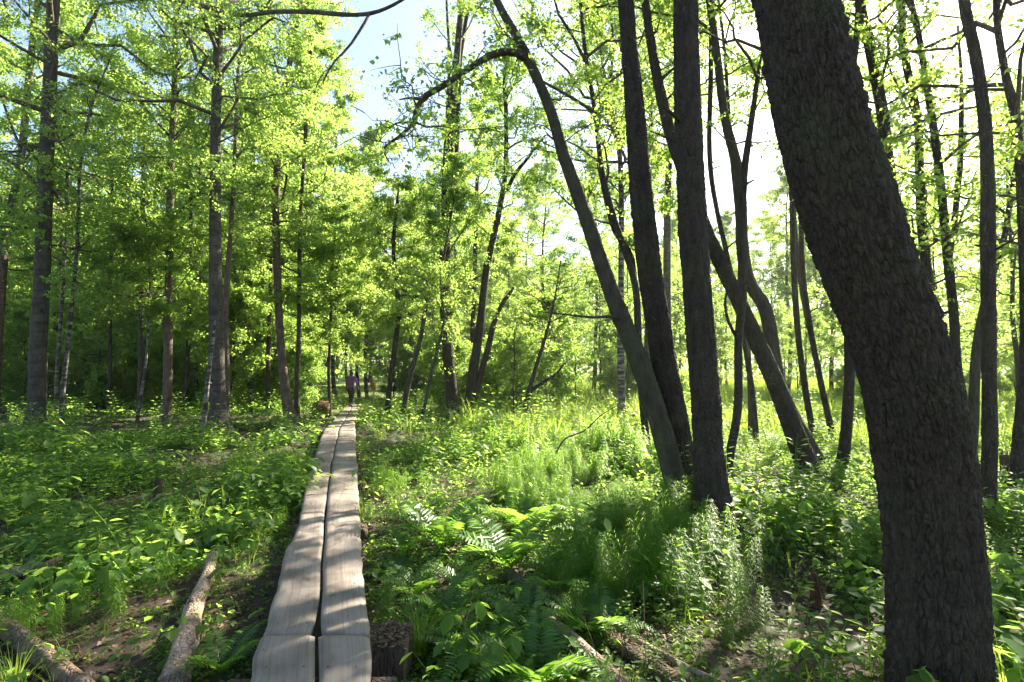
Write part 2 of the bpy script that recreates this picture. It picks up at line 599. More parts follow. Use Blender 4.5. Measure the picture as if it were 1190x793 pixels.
def make_crown(r, axis, z0, z1, nb, L0, nt=12, nl=22, leaf=.08, el=(.2, .9), droop=.0, prof='dome', rtrunk=.1, hexa=False, az_bias=None, low=.35):
    """axis: (n,3) trunk centreline. Returns (branch tubes, leaf mesh data) as (V, quads), (V, faces)"""
    zz = axis[:, 2]
    t = (np.arange(nb) + r.random(nb)) / nb
    zs = z0 + (z1 - z0) * t
    st = np.stack([np.interp(zs, zz, axis[:, 0]), np.interp(zs, zz, axis[:, 1]), zs], -1)
    az = np.arange(nb) * 2.399 + r.random(nb) * 1.2
    if az_bias is not None:
        az = np.where(r.random(nb) < .55, az_bias + r.normal(size=nb) * .7, az)
    if prof == 'dome':
        pr = low + (1 - low) * np.sin(np.clip(t * 1.05 + .08, 0, 1) * np.pi) ** .8
    elif prof == 'cone':
        pr = 1.05 - .85 * t
    else:
        pr = np.ones(nb)
    Ls = L0 * pr * (.55 + .7 * r.random(nb))
    e = el[0] + (el[1] - el[0]) * r.random(nb) + .35 * t
    s = np.linspace(0, 1, 7)
    hd = np.stack([np.cos(az), np.sin(az)], -1)
    wob = np.cumsum(r.normal(size=(nb, 7, 3)) * .06, axis=1)
    wob -= wob[:, :1]
    B = np.zeros((nb, 7, 3))
    B[..., :2] = hd[:, None] * (s[None, :, None] * np.cos(e)[:, None, None])
    B[..., 2] = s[None] * np.sin(e)[:, None] - droop * s[None] ** 2
    B = st[:, None] + (B + wob) * Ls[:, None, None]
    rb = np.clip(Ls * .014, .006, rtrunk * .5)[:, None] * (1 - .85 * s[None])
    g = Geo()
    g.add(*tubes(B, rb, 5))
    # twigs
    ts = .18 + .82 * r.random((nb, nt)) ** .8
    k = np.clip((ts * 6).astype(int), 0, 5)
    f = ts * 6 - k
    bi = np.arange(nb)[:, None]
    p0 = B[bi, k] * (1 - f[..., None]) + B[bi, k + 1] * f[..., None]
    bd = unit(B[bi, k + 1] - B[bi, k])
    rd = r.normal(size=(nb, nt, 3))
    rd[..., 2] = rd[..., 2] * .55 - droop * .6
    td = unit(bd * .55 + unit(rd) * .9)
    tl = (Ls[:, None] * (.42 - .22 * ts)).clip(.3, 1.1) * (.6 + .7 * r.random((nb, nt)))
    q = np.linspace(0, 1, 4)
    T = p0[:, :, None] + td[:, :, None] * (tl[..., None] * q)[..., None]
    T[..., 2] += (-.12 - .35 * droop) * (q ** 2)[None, None] * tl[..., None] + r.normal(size=(nb, nt, 1)) * .02 * q
    T = T.reshape(-1, 4, 3)
    g.add(*tubes(T, np.full((len(T), 1), .005) * (1.15 - q[None]), 3))
    # leaves
    n = len(T)
    ls = r.random((n, nl)) ** .75 * 1.06
    kk = np.clip((ls * 3).astype(int), 0, 2)
    ff = ls * 3 - kk
    ii = np.arange(n)[:, None]
    lp = T[ii, kk] * (1 - ff[..., None]) + T[ii, kk + 1] * ff[..., None]
    lp = lp + r.normal(size=lp.shape) * np.array([.05, .05, .04]) * (leaf / .07)
    ld = unit(T[:, 3] - T[:, 0])[:, None] * .5 + r.normal(size=lp.shape) * .65
    ld[..., 2] -= .25
    nn = r.normal(size=lp.shape) * .75
    nn[..., 2] += 1.
    sz = leaf * (.6 + .6 * r.random((n, nl)))
    V, fc = leaf_geo(lp.reshape(-1, 3), sz.ravel(), ld.reshape(-1, 3), nn.reshape(-1, 3), .68, hexa)
    return g, (V, fc)


N_LEAVES = [0]


def crown_mesh(g, LV, LF, leafmat, loc=(0, 0, 0)):
    """twigs and leaves of one crown"""
    tq = np.concatenate(g.F[4])
    V = np.concatenate([np.concatenate(g.V), LV]) - np.asarray(loc)
    N_LEAVES[0] += len(LF) // 2
    ids = np.concatenate([np.zeros(len(tq)), np.ones(len(LF))])
    return mesh_np("crown", V, [tq, LF + g.n], False, [M["twig"], M[leafmat]], ids)
BARK = {'alder': "bark_alder", 'plate': "bark_plate", 'moss': "bark_moss", 'birch': "bark_birch", 'grey': "bark_grey", 'pine': "bark_pine"}


def tree(name, label, Y, pts, H, bark='alder', crown=None, sides=14, step=.3, plates=None, flare=.5, lean_y=0., limbs=(), group=None,
         leafmat='leaf', seed=None, cat='tree', ground=True, top_r=.02, straighten=.35, dys=None):
    """pts: (px, py, width px) of the trunk from its foot up, at Y metres; the trunk goes on above the frame to height H"""
    seed = seed if seed is not None else int(rng.integers(1e6))
    r = np.random.default_rng(seed)
    W = []
    for k, (px, py, w) in enumerate(pts):
        y = Y + (dys[k] if dys else 0)
        p = P(px, py, y)
        W.append([*p, w * y / F / 2 * ca(px)])
    W = np.array(W)
    for k in range(len(W)):                                            # widths were read across the picture; make them square to the stem
        a, b = W[max(0, k - 1)], W[min(len(W) - 1, k + 1)]
        dv = b[:3] - a[:3]
        W[k, 3] *= abs(dv[2]) / max(np.hypot(dv[0], dv[2]), 1e-6)
    foot = W[0, :3].copy()
    d0 = unit((W[1] - W[0])[:3])
    d0 = unit(d0 + np.array([0, 0, .6]))
    gzz = g1(foot[0], foot[1])
    if ground and foot[2] > gzz - .1:
        dz = foot[2] - (gzz - .18)
        q = foot - d0 * (dz / max(d0[2], .4))
        W = np.vstack([[*q, W[0, 3] * (1.06 + .1 * min(dz, .6))], W])
        foot = q
    top, dl = W[-1].copy(), unit((W[-1] - W[-2])[:3])
    if top[2] < H - .5:
        n = max(2, int((H - top[2]) / 1.6))
        r0 = top[3]
        wob = r.normal(size=(n, 2)) * .10
        p = top[:3].copy()
        for i in range(n):
            dl = unit(dl * (1 - straighten * .5) + np.array([0, lean_y * .1, 1.]) * straighten * .5 + np.array([*wob[i], 0]))
            p = p + dl * (H - top[2]) / n / max(dl[2], .5)
            W = np.vstack([W, [*p, r0 + (top_r - r0) * ((i + 1) / n) ** .9]])
    loc = np.array([foot[0], foot[1], g1(foot[0], foot[1])])
    T = thing(name, label, cat, loc, group)
    mt = M[BARK[bark]]
    link("trunk", trunk_mesh("trunk", mt, W[:, :3], W[:, 3], sides, step, seed % 97, plates, .07, flare, loc), T)
    for lb in limbs:
        LW = np.array([[*P(px, py, Y + dy), w * Y / F / 2 * ca(px)] for (px, py, w, dy) in lb])
        link("branch", trunk_mesh("branch", mt, LW[:, :3], LW[:, 3], 8, .08 if Y < 9 else .2, seed % 89, None, .1, 0, loc), T)
    if 3 < Y < 18.5 and W[0, 3] > .05:
        for q_ in range(int(r.integers(3, 7))):
            zz = 1.0 + r.random() * min(H * .5, 6)
            c_ = np.array([np.interp(zz, W[:, 2], W[:, k]) for k in range(4)])
            a_ = r.random() * 6.28
            L_ = c_[3] * .8 + .06 + .3 * r.random() ** 2
            dv = np.array([math.cos(a_), math.sin(a_), .15 + .6 * r.random()]) * L_
            bp_ = np.array([c_[:3], c_[:3] + dv * .6 + r.normal(size=3) * .015, c_[:3] + dv])
            rb_ = min(.022, c_[3] * .3) * (.5 + .6 * r.random())
            link("branch_stub", trunk_mesh("branch_stub", mt, bp_, np.array([rb_ * 1.3, rb_, rb_ * .45]), 6, .05, q_, None, .2, 0, loc), T)
    gb = Geo()
    LV, LF, lo = [], [], 0
    cs = crown if isinstance(crown, list) else ([crown] if crown else [])
    for c in cs:
        c = dict(c)
        ax = W[:, :3]
        if 'limb' in c:
            lb = limbs[c.pop('limb')]
            ax = np.array([P(px, py, Y + dy) for (px, py, w, dy) in lb])
            o = np.argsort(ax[:, 2])
            ax = ax[o]
        g, (V, f) = make_crown(r, ax, rtrunk=float(W[0, 3]), **c)
        for v in g.V:
            gb.V.append(v)
        for k_, fs in g.F.items():
            gb.F.setdefault(k_, []).extend([q_ + gb.n for q_ in fs])
        gb.n += g.n
        LV.append(V)
        LF.append(f + lo)
        lo += len(V)
    if cs:
        link("crown", crown_mesh(gb, np.concatenate(LV), np.concatenate(LF), leafmat, loc), T)
    return T


def copy_thing(src, loc, rz, sc, label=None, group=None):
    c = src.copy()
    COL.objects.link(c)
    c.location = loc
    c.rotation_euler = (0, 0, rz)
    c.scale = (sc, sc, sc)
    if label:
        c["label"] = label
    if group:
        c["group"] = group
    for ch in src.children:
        d = ch.copy()
        COL.objects.link(d)
        d.parent = c
    return c


# ------------------------------------------------------------------ ground sheet (fine near, coarse to the horizon)
def grid_lines(lo, hi, fine_lo, fine_hi, fine, ratio):
    a = list(np.arange(fine_lo, fine_hi, fine))
    st, v = fine, a[-1]
    while v < hi:
        st *= ratio
        v += st
        a.append(v)
    st, v = fine, a[0]
    while v > lo:
        st *= ratio
        v -= st
        a.insert(0, v)
    return np.array(a)


gx = grid_lines(-600, 600, -6, 6, .08, 1.09)
gy = grid_lines(-40, 900, .5, 13, .08, 1.09)
GX, GY = np.meshgrid(gx, gy)
GZ = gz(GX, GY)
i = np.arange(len(gx) - 1)
b = (np.arange(len(gy) - 1) * len(gx))[:, None]
q = np.stack([b + i, b + i + 1, b + len(gx) + i + 1, b + len(gx) + i], -1).reshape(-1, 4)
tag(link("ground", mesh_np("ground", np.stack([GX, GY, GZ], -1), [q], True, [M["ground"]])), kind="structure")

# ------------------------------------------------------------------ boardwalk
LEFT = [(760, 296), (793, 290), (728, 308), (712, 312), (660, 327), (640, 333), (607, 348), (560, 356), (520, 369), (498, 377), (490, 386), (477, 397), (472, 401)]
RIGHT = [(793, 430), (760, 430), (727, 429), (690, 426), (660, 422), (628, 420), (580, 417), (544, 415), (498, 413), (490, 411.6), (477, 418), (472, 418)]
MID = [(793, 366), (727, 369), (690, 371), (640, 374), (600, 378), (560, 382), (540, 385), (510, 392), (498, 394), (490, 399), (477, 407), (472, 409)]


def walk_curve(lst):
    out = []
    for py, px in sorted(lst, reverse=True):
        z = 0.
        for _ in range(6):
            p = on_z(px, py, z)
            z = float(walk_z(p[1]))
        out.append((p[1], p[0]))
    out = np.array(out)
    return out


CL, CR, CM = walk_curve(LEFT), walk_curve(RIGHT), walk_curve(MID)


def curve_x(c, y):
    s0 = (c[2, 1] - c[0, 1]) / (c[2, 0] - c[0, 0]) * .3
    return np.interp(y, c[:, 0], c[:, 1]) + np.where(y < c[0, 0], (y - c[0, 0]) * s0, 0)


BW = thing("boardwalk", "long boardwalk of two grey weathered planks side by side leading into the wood", "boardwalk", (-.5, .6, 0))
LOC = np.array([-.5, .6, 0])
joints = [.6, 2.93, 7.35, 11.9, 16.4, 20.6, 25.0]
pr_ = np.random.default_rng(5)
for k in range(len(joints) - 1):
    for side in (0, 1):
        y0, y1 = joints[k] + .006 + pr_.random() * .012, joints[k + 1] - .006
        if k == 5:
            y1 -= pr_.random() * .5
        n = max(24, int((y1 - y0) / .05))
        ys = np.linspace(y0, y1, n)
        sd = k * 2 + side
        w1 = (n2(ys, ys * 0 + sd * 7.7, .6, 21) - .5) * .032 + (n2(ys, ys * 0 + sd * 3.1, .16, 22) - .5) * .022
        w2 = (n2(ys, ys * 0 + sd * 5.3 + 50, .5, 23) - .5) * .03
        gapw = .004 + .008 * n2(ys, ys * 0 + k, .6, 25)
        if side == 0:
            xa, xb = curve_x(CL, ys) + w1, curve_x(CM, ys) + w2 - gapw
        else:
            w2 = (n2(ys, ys * 0 + (k * 2) * 5.3 + 50, .5, 23) - .5) * .03
            xa, xb = curve_x(CM, ys) + w2 + gapw, curve_x(CR, ys) + w1
        if k == 1:                                                     # the notch where the two planks have rotted at the joint
            nt_ = np.exp(-np.maximum(ys - y0, 0) / .17) * .05
            if side == 0:
                xb = xb - nt_ * .9
            else:
                xa = xa + nt_ * .55
        nx = 9
        u = np.linspace(0, 1, nx)
        X = xa[:, None] + (xb - xa)[:, None] * u
        tilt = (pr_.random() - .5) * .016
        zc = walk_z(ys)[:, None] + tilt * (u - .5) + (n2(X, np.repeat(ys[:, None], nx, 1), .3, 30 + sd) - .5) * .008
        edge = np.minimum(u, 1 - u)
        zc = zc - .012 * (edge < .02)
        Y_ = np.repeat(ys[:, None], nx, 1)
        top = np.stack([X, Y_, zc], -1)
        bot = np.stack([X, Y_, zc - .055], -1)
        V = np.concatenate([top.reshape(-1, 3), bot.reshape(-1, 3)])
        i = np.arange(nx - 1)
        b = (np.arange(n - 1) * nx)[:, None]
        ft = np.stack([b + i, b + i + 1, b + nx + i + 1, b + nx + i], -1).reshape(-1, 4)
        o = n * nx
        fb = ft[:, ::-1] + o
        e = np.arange(n - 1) * nx
        fl = np.stack([e + o, e, e + nx, e + nx + o], -1)
        e2 = e + nx - 1
        fr = np.stack([e2, e2 + o, e2 + nx + o, e2 + nx], -1)
        f0 = np.stack([i + 1, i, i + o, i + 1 + o], -1)
        f1 = f0[:, ::-1] + (n - 1) * nx
        me = mesh_np("plank", V - LOC, [ft, fb, fl, fr, f0, f1], False, [M["plank"]])
        uvv = np.stack([np.broadcast_to(u * .33, (n, nx)), Y_], -1).reshape(-1, 2)
        uvv = np.concatenate([uvv, uvv + [.02, 0]])
        lv = np.zeros(len(me.loops), np.int32)
        me.loops.foreach_get("vertex_index", lv)
        uvl = me.uv_layers.new(name="grain")
        uvl.data.foreach_set("uv", uvv[lv].astype(np.float32).ravel())
        link("plank", me, BW)


# nail heads where the planks are spiked to the sleepers
a_ = np.arange(8) * np.pi / 4
nail = mesh_np("nail", np.concatenate([np.stack([.006 * np.cos(a_), .006 * np.sin(a_), a_ * 0], -1), [[0, 0, .003]]]), [np.array([[k, (k + 1) % 8, 8] for k in range(8)])], True, [M["nail"]])
for y in (2.62, 3.05, 5.1, 6.9, 7.5, 9.2, 11.6):
    ya = np.array([y])
    for cx_ in (curve_x(CL, ya)[0] + .07, curve_x(CM, ya)[0] - .06, curve_x(CM, ya)[0] + .06, curve_x(CR, ya)[0] - .07):
        link("nail", nail, BW, (cx_ - LOC[0], y - LOC[1], float(walk_z(y)) + .006 - LOC[2]))


def log_mesh(name, p, rad, mat, seed, sides=14, step=.06, origin=(0, 0, 0), lump=.12, ragged=True):
    p = np.asarray(p, float)
    me = trunk_mesh(name, mat, p, np.asarray(rad, float), sides, step, seed, None, lump, 0, origin)
    return me


def sleeper(y, x0, x1, rad=.075):
    z = float(walk_z(y)) - .055 - rad
    p = [[x0, y, z], [(x0 + x1) / 2, y + .01, z], [x1, y + .02, z]]
    link("sleeper", log_mesh("sleeper", p, [rad, rad * 1.05, rad], M["log_dark"], int(y * 10), 12, .06, LOC, .08), BW)


for y, e in ((1.2, .1), (2.6, .12), (5.1, .05), (6.9, .09), (9.2, .05), (11.6, .1), (14.5, .1), (16.2, .1), (20.3, .1)):
    sleeper(y, float(curve_x(CL, np.array([y]))[0]) - e, float(curve_x(CR, np.array([y]))[0]) + e)

# squared support block that sticks out from under the right edge: brown crumbly top, dark face
a, bb = on_z(431, 757, -.09), on_z(474, 755, -.09)
c_ = on_z(472, 724, -.09)
x0, x1, y0, y1 = a[0] - .12, bb[0] - .025, a[1] + .02, c_[1]
g = Geo()
nx, ny = 26, 14
uu, vv = np.meshgrid(np.linspace(0, 1, nx), np.linspace(0, 1, ny))
X, Y_ = x0 + (x1 - x0) * uu, y0 + (y1 - y0) * vv
Zt = -.09 + (n2(X, Y_, .035, 41) - .5) * .03 + (n2(X, Y_, .12, 42) - .5) * .03
i = np.arange(nx - 1)
b = (np.arange(ny - 1) * nx)[:, None]
ft = np.stack([b + i, b + i + 1, b + nx + i + 1, b + nx + i], -1).reshape(-1, 4)
top = np.stack([X, Y_, Zt], -1).reshape(-1, 3)
bot = top * [1, 1, 0] + [0, 0, -.42]
o = nx * ny
e = np.arange(ny - 1) * nx
e2 = e + nx - 1
fr_ = np.stack([i + o, i + 1 + o, i + 1, i], -1)
g.add(np.concatenate([top, bot]), ft, fr_, np.stack([e2 + o, e2 + nx + o, e2 + nx, e2], -1), np.stack([e, e + nx, e + nx + o, e + o], -1), (fr_ + (ny - 1) * nx)[:, ::-1])
loc = np.array([x1, y0, -.3])
sb = thing("wooden_block", "dark square wooden support block poking out beside the right edge of the boardwalk", "wooden block", loc)
link("block", g.mesh("block", [M["log_dark"]], False, loc), sb)
# crumbly litter on its top
r = np.random.default_rng(8)
n = 260
pp = np.stack([x0 + .13 + (x1 - x0 - .13) * r.random(n), y0 + (y1 - y0) * r.random(n), np.full(n, -.085) + r.random(n) * .02], -1)
nn = r.normal(size=(n, 3)) * .35 + [0, 0, 1]
V, f = leaf_geo(pp, .02 + .025 * r.random(n), rand_dirs(r, n) * [1, 1, .2], nn, .45)
link("bark_crumbs", mesh_np("bark_crumbs", V - loc, [f], False, [M["dead_leaf"]]), sb)

# ------------------------------------------------------------------ logs, stumps
def log_thing(name, label, cat, pts, mat, seed, sides=16, dz=.0, stubs=(), step=.05):
    """pts (px, py, height of the axis above the soil, width px)"""
    W = []
    for px, py, hh, w in pts:
        z = -.25
        for _ in range(8):
            p = on_z(px, py, z)
            z = g1(p[0], p[1]) + hh
        W.append([*p, w * p[1] / F / 2 * ca(px) * .86])
    W = np.array(W)
    loc = np.array([W[0, 0], W[0, 1], g1(W[0, 0], W[0, 1])])
    T = thing(name, label, cat, loc)
    link("bole", trunk_mesh("bole", M[mat], W[:, :3], W[:, 3], sides, step, seed, None, .26, 0, loc), T)
    for sp, sv, sr in stubs:
        b0 = W[0, :3] + (W[-1, :3] - W[0, :3]) * sp
        p = np.array([b0, b0 + np.array(sv) * .5, b0 + np.array(sv)])
        link("branch_stub", trunk_mesh("branch_stub", M[mat], p, np.array([sr, sr * .8, sr * .5]), 8, .03, seed + 3, None, .15, 0, loc), T)
    return T


log_thing("fallen_log", "pale peeled log lying lengthwise in the weeds left of the boardwalk", "log",
          [(200, 800, .07, 42), (216, 750, .09, 34), (228, 700, .08, 26), (240, 672, .10, 20), (246, 646, .12, 15)], "log", 3, 18, stubs=[(.7, (.1, .05, .12), .02)])
log_thing("fallen_log", "thick brown log across the bottom left corner of the picture", "log",
          [(-60, 695, .04, 30), (0, 724, .04, 33), (45, 759, .05, 31), (100, 803, .05, 29), (150, 850, .03, 30)], "log_brown", 14, 18)
log_thing("broken_branch", "short pale broken branch with a reddish snapped end on the left forest floor", "branch",
          [(-15, 662, .05, 18), (25, 664, .06, 20), (48, 660, .07, 18), (66, 652, .09, 13), (80, 644, .12, 8)], "log", 21, 12, stubs=[(.55, (.05, -.08, -.05), .04)])
log_thing("rotten_trunk", "long dark rotting trunk half buried among ferns right of the boardwalk", "log",
          [(590, 668, .05, 18), (622, 690, .08, 24), (660, 706, .07, 26), (700, 735, .05, 26), (745, 768, .03, 26), (800, 806, .02, 26)], "log_dark", 33, 14)
log_thing("sawn_pole", "straight grey pole with pale cut end lying beside the dark rotting trunk", "pole",
          [(640, 722, .12, 17), (672, 750, .12, 18), (706, 782, .10, 20), (740, 815, .08, 21)], "log", 35, 12)
log_thing("fallen_branch", "thin bare fallen branch on the shaded mud below the joined trunks", "branch",
          [(730, 738, .08, 8), (765, 757, .06, 9), (800, 776, .05, 9), (850, 800, .05, 9)], "log", 38, 8)


def stump(name, label, px, py, wpx, hpx, mat, seed, cat="stump", lean=0.):
    p = on_z(px, py, -.3)
    for _ in range(6):
        p = on_z(px, py, g1(p[0], p[1]))
    w, h = wpx * p[1] / F / 2, hpx * p[1] / F
    z0 = p[2]
    pts = np.array([[p[0], p[1], z0 - .15], [p[0], p[1], z0], [p[0] + lean * h * .5, p[1], z0 + h * .6], [p[0] + lean * h, p[1], z0 + h]])
    T = thing(name, label, cat, (p[0], p[1], z0))
    me = trunk_mesh("stem", M[mat], pts, np.array([w * 1.35, w * 1.2, w, w * .9]), 18, .03, seed, None, .15, .2, (p[0], p[1], z0))
    link("stem", me, T)
    # splintered top
    r = np.random.default_rng(seed)
    n = 14
    a = r.random(n) * 6.28
    q0 = np.stack([lean * h + np.cos(a) * w * .6, np.sin(a) * w * .6, np.full(n, h * .95)], -1)
    q1 = q0 + np.stack([r.normal(size=n) * w * .15, r.normal(size=n) * w * .15, w * (.3 + r.random(n) * .8)], -1)
    V, f = tubes(np.stack([q0, (q0 + q1) / 2, q1], 1), np.array([[.25, .18, .04]]) * w * (.6 + r.random((n, 1))), 5)
    link("splinters", mesh_np("splinters", V, [f], False, [M[mat]]), T)


stump("tree_stump", "small orange-brown rotten stump standing in the dark mud hollow", 948, 704, 10, 36, "stump_red", 4)
stump("tree_stump", "dark broken stump beside the trunk at the right edge of the picture", 1171, 574, 11, 44, "log_dark", 6)
stump("mossy_stump", "small grey stump poking out of the weeds on the left forest floor", 183, 592, 8, 34, "log_dark", 9)

# overturned root stump with its reddish broken face by the far boardwalk
p = on_z(371, 486, g1(-7, 17.5))
p[2] = g1(p[0], p[1])
T = thing("uprooted_stump", "dark uprooted stump with reddish broken wood left of the far boardwalk", "stump", p)
k = p[1] / F
pts = np.array([[-11 * k, .25, 4 * k], [-4 * k, .08, 8 * k], [3 * k, -.05, 9.5 * k], [8 * k, -.18, 11 * k]])
link("root_mass", trunk_mesh("root_mass", M["log_dark"], pts, np.array([5, 8.5, 9.0, 7.5]) * k, 20, .03, 12, None, .5), T)
link("broken_face", trunk_mesh("broken_face", M["stump_red"], np.array([pts[2] + [.5 * k, -.02, 0], pts[3] + [.5 * k, -.02, .2 * k], pts[3] + [4 * k, -.1, 1 * k]]), np.array([7.4, 7.2, 3.]) * k, 16, .03, 14, None, .5), T)
r = np.random.default_rng(3)
rp = []
for q in range(14):
    d = rand_dirs(r, 1)[0] * [1, 1, .8]
    s0 = pts[1] + d * 6 * k
    rp.append([s0, s0 + d * 4 * k, s0 + d * 6 * k + r.normal(size=3) * 2 * k, s0 + d * 8 * k + r.normal(size=3) * 3 * k])
V, f = tubes(np.array(rp), np.array([[1.0, .7, .45, .15]]) * k * np.ones((14, 1)), 6)
link("roots", mesh_np("roots", V, [f], True, [M["log_dark"]]), T)

# orange marker on a thin post at the end of the walk
pb = P(434, 476, 24)
zb = g1(pb[0], pb[1])
T = thing("marker_post", "thin pale post with a small orange marker board near the walker", "marker post", (pb[0], pb[1], zb))
g = Geo()
V, f = tubes(np.array([[[0, 0, -.1], [0.01, 0, .6], [0, 0, 1.35]]]), np.array([[.035, .033, .03]]), 10)
g.add(V, f)
link("post", g.mesh("post", [M["pale_wood"]], True), T)
g = Geo()
bx = np.array([[x, y, z] for z in (.78, 1.16) for y in (-.062, -.036) for x in (-.10, .10)])
g.add(bx, [[0, 1, 5, 4], [1, 3, 7, 5], [3, 2, 6, 7], [2, 0, 4, 6], [4, 5, 7, 6], [0, 2, 3, 1]])
link("marker_board", g.mesh("marker_board", [M["orange"]], False), T)
# ------------------------------------------------------------------ trees, two added for shade, the rest read from the photograph
CR_HI = dict(z0=6.5, z1=15, nb=34, L0=3.4, nt=11, nl=18, leaf=.085, el=(.1, .7))

tree("alder_tree", "massive dark leaning trunk with deeply cracked bark, closest to the camera", 2.45,
     [(1096, 905, 146), (1092, 850, 131), (1088, 793, 125), (1084, 660, 119), (1070, 523, 121), (1040, 400, 116), (992, 270, 115), (954, 150, 108), (922, 0, 94), (905, -90, 86)],
     17, 'plate', dict(CR_HI, z0=8, nb=26), 340, .007, (52, .078, .020), .12, straighten=.25)
tree("alder_tree", "straight thick dark trunk at centre right, the right one of the joined pair", 5.2,
     [(833, 640, 50), (828, 610, 45), (826, 580, 40), (824, 530, 35), (815, 400, 34), (805, 260, 34), (797, 0, 29)],
     16, 'alder', dict(CR_HI, z0=6.2, nb=22, L0=2.6, nl=22), 120, .022, (30, .06, .012), 1.1)
tree("alder_tree", "slightly leaning thick brown trunk, left one of the joined pair at centre right", 5.75,
     [(806, 615, 38), (800, 590, 34), (790, 523, 32), (768, 400, 30), (750, 270, 28.5), (738, 130, 23), (727, 0, 18)],
     16, 'alder', dict(CR_HI, z0=6.2, nb=22, L0=2.6, nl=22), 112, .022, (28, .06, .012), .9)
tree("alder_tree", "curved grey-brown trunk bending left with a long arching branch near the top", 5.6,
     [(801, 622, 34), (795, 596, 29), (785, 560, 27), (766, 490, 26), (746, 430, 25), (722, 370, 22.5), (700, 310, 19.5), (680, 250, 18), (655, 180, 15), (640, 130, 13), (612, 65, 11.5), (577, 0, 9), (560, -40, 8)],
     12, 'moss', [dict(z0=5.8, z1=9.5, nb=8, L0=1.5, nt=8, nl=13, leaf=.065, el=(.1, .8)),
                  dict(limb=0, z0=3.7, z1=4.75, nb=16, L0=.7, nt=6, nl=9, leaf=.06, el=(-.3, .4), low=.7),
                  dict(z0=3.4, z1=5.2, nb=6, L0=.9, nt=6, nl=8, leaf=.06, el=(-.1, .5), low=.8)], 72, .022, (22, .05, .008), .4,
     limbs=[[(614, 70, 9.5, 0), (597, 61, 8.5, -.05), (575, 63, 8, -.1), (545, 80, 7.5, -.2), (515, 100, 7, -.25), (490, 116, 6.5, -.3), (478, 145, 4.5, -.35), (465, 158, 3.5, -.38), (446, 174, 2.5, -.4), (452, 188, 1.2, -.4)],
            [(490, 116, 5, -.3), (478, 114, 3, -.3), (464, 116, 1.5, -.3)],
            [(478, 143, 3, -.35), (462, 143, 2, -.38), (450, 149, 1, -.4)],
            [(738, 384, 6, 0), (715, 369, 4, -.1), (690, 369, 3, -.3), (660, 366, 2, -.5), (625, 362, 1, -.6)]], straighten=.1)
tree("thin_tree", "slender stem rising right behind the curved trunk", 9.5,
     [(752, 520, 9), (748, 480, 9), (742, 400, 9), (738, 330, 8.5), (716, 262, 8), (700, 200, 6.5), (690, 120, 5.5), (680, 60, 5)],
     12, 'alder', dict(z0=3.6, z1=11, nb=26, L0=2.0, nt=17, nl=40, leaf=.075, el=(0, .7)), 12,
     limbs=[[(738, 330, 7, 0), (733, 295, 6, .05), (715, 272, 5, .1), (704, 235, 4, .1), (694, 190, 2, .1)]])
tree("birch_tree", "white-barked birch stem seen in the distance left of the joined trunks", 17,
     [(722, 490, 10), (722, 440, 9), (721, 400, 8.5), (722, 300, 7), (720, 180, 6)], 15, 'birch',
     dict(z0=6.5, z1=14.7, nb=62, L0=4.0, nt=16, nl=36, leaf=.080), 12, leafmat='leaf_birch')
tree("alder_tree", "long trunk slanting left that passes behind the joined trunks", 8.,
     [(948, 562, 32), (940, 545, 29), (905, 455, 25), (865, 365, 20), (830, 290, 18.5), (800, 215, 16), (775, 140, 14), (752, 20, 10)],
     13, 'alder', dict(CR_HI, z0=6.8, z1=12.5, nb=12, L0=2.2, nt=9, nl=14, leaf=.08), 64, .035, (22, .07, .009), .5, straighten=.2)
tree("alder_tree", "slanting trunk just behind and right of the other slanting trunk", 8.4,
     [(962, 566, 24), (946, 530, 22), (906, 450, 19), (889, 359, 17), (868, 321, 16), (858, 200, 13), (843, 140, 11), (830, 40, 9)],
     13, 'moss', dict(CR_HI, z0=6.6, z1=12.5, nb=18, L0=2.2, nt=9, nl=14, leaf=.08), 54, .04, (20, .07, .008), .5, straighten=.25)
tree("alder_tree", "thin crooked stem with a kink between the joined trunks and the huge leaning one", 7.4,
     [(846, 548, 11), (848, 530, 11), (857, 478, 10.5), (858, 396, 10), (861, 362, 11), (863, 300, 11), (862, 260, 10), (865, 200, 9), (872, 150, 7.5), (882, 80, 5), (884, 68, 3)],
     9, 'alder', dict(z0=4.5, z1=8, nb=14, L0=1.5, nt=8, nl=14, leaf=.07), 18, .06, None, .5,
     limbs=[[(862, 222, 5, 0), (868, 214, 3.5, -.1), (877, 209, 2, -.15)], [(858, 396, 5, 0), (846, 372, 4, 0), (843, 350, 3, .05), (850, 320, 1.5, .1)]])
tree("alder_tree", "short upright trunk beside the left edge of the huge leaning trunk", 8.3,
     [(972, 566, 17), (976, 545, 15), (980, 530, 15), (986, 460, 13), (987, 400, 13), (985, 300, 12), (982, 150, 10)],
     13, 'alder', dict(CR_HI, z0=6.6, z1=12.5, nb=22, L0=2.4), 20, .08, None, .5)
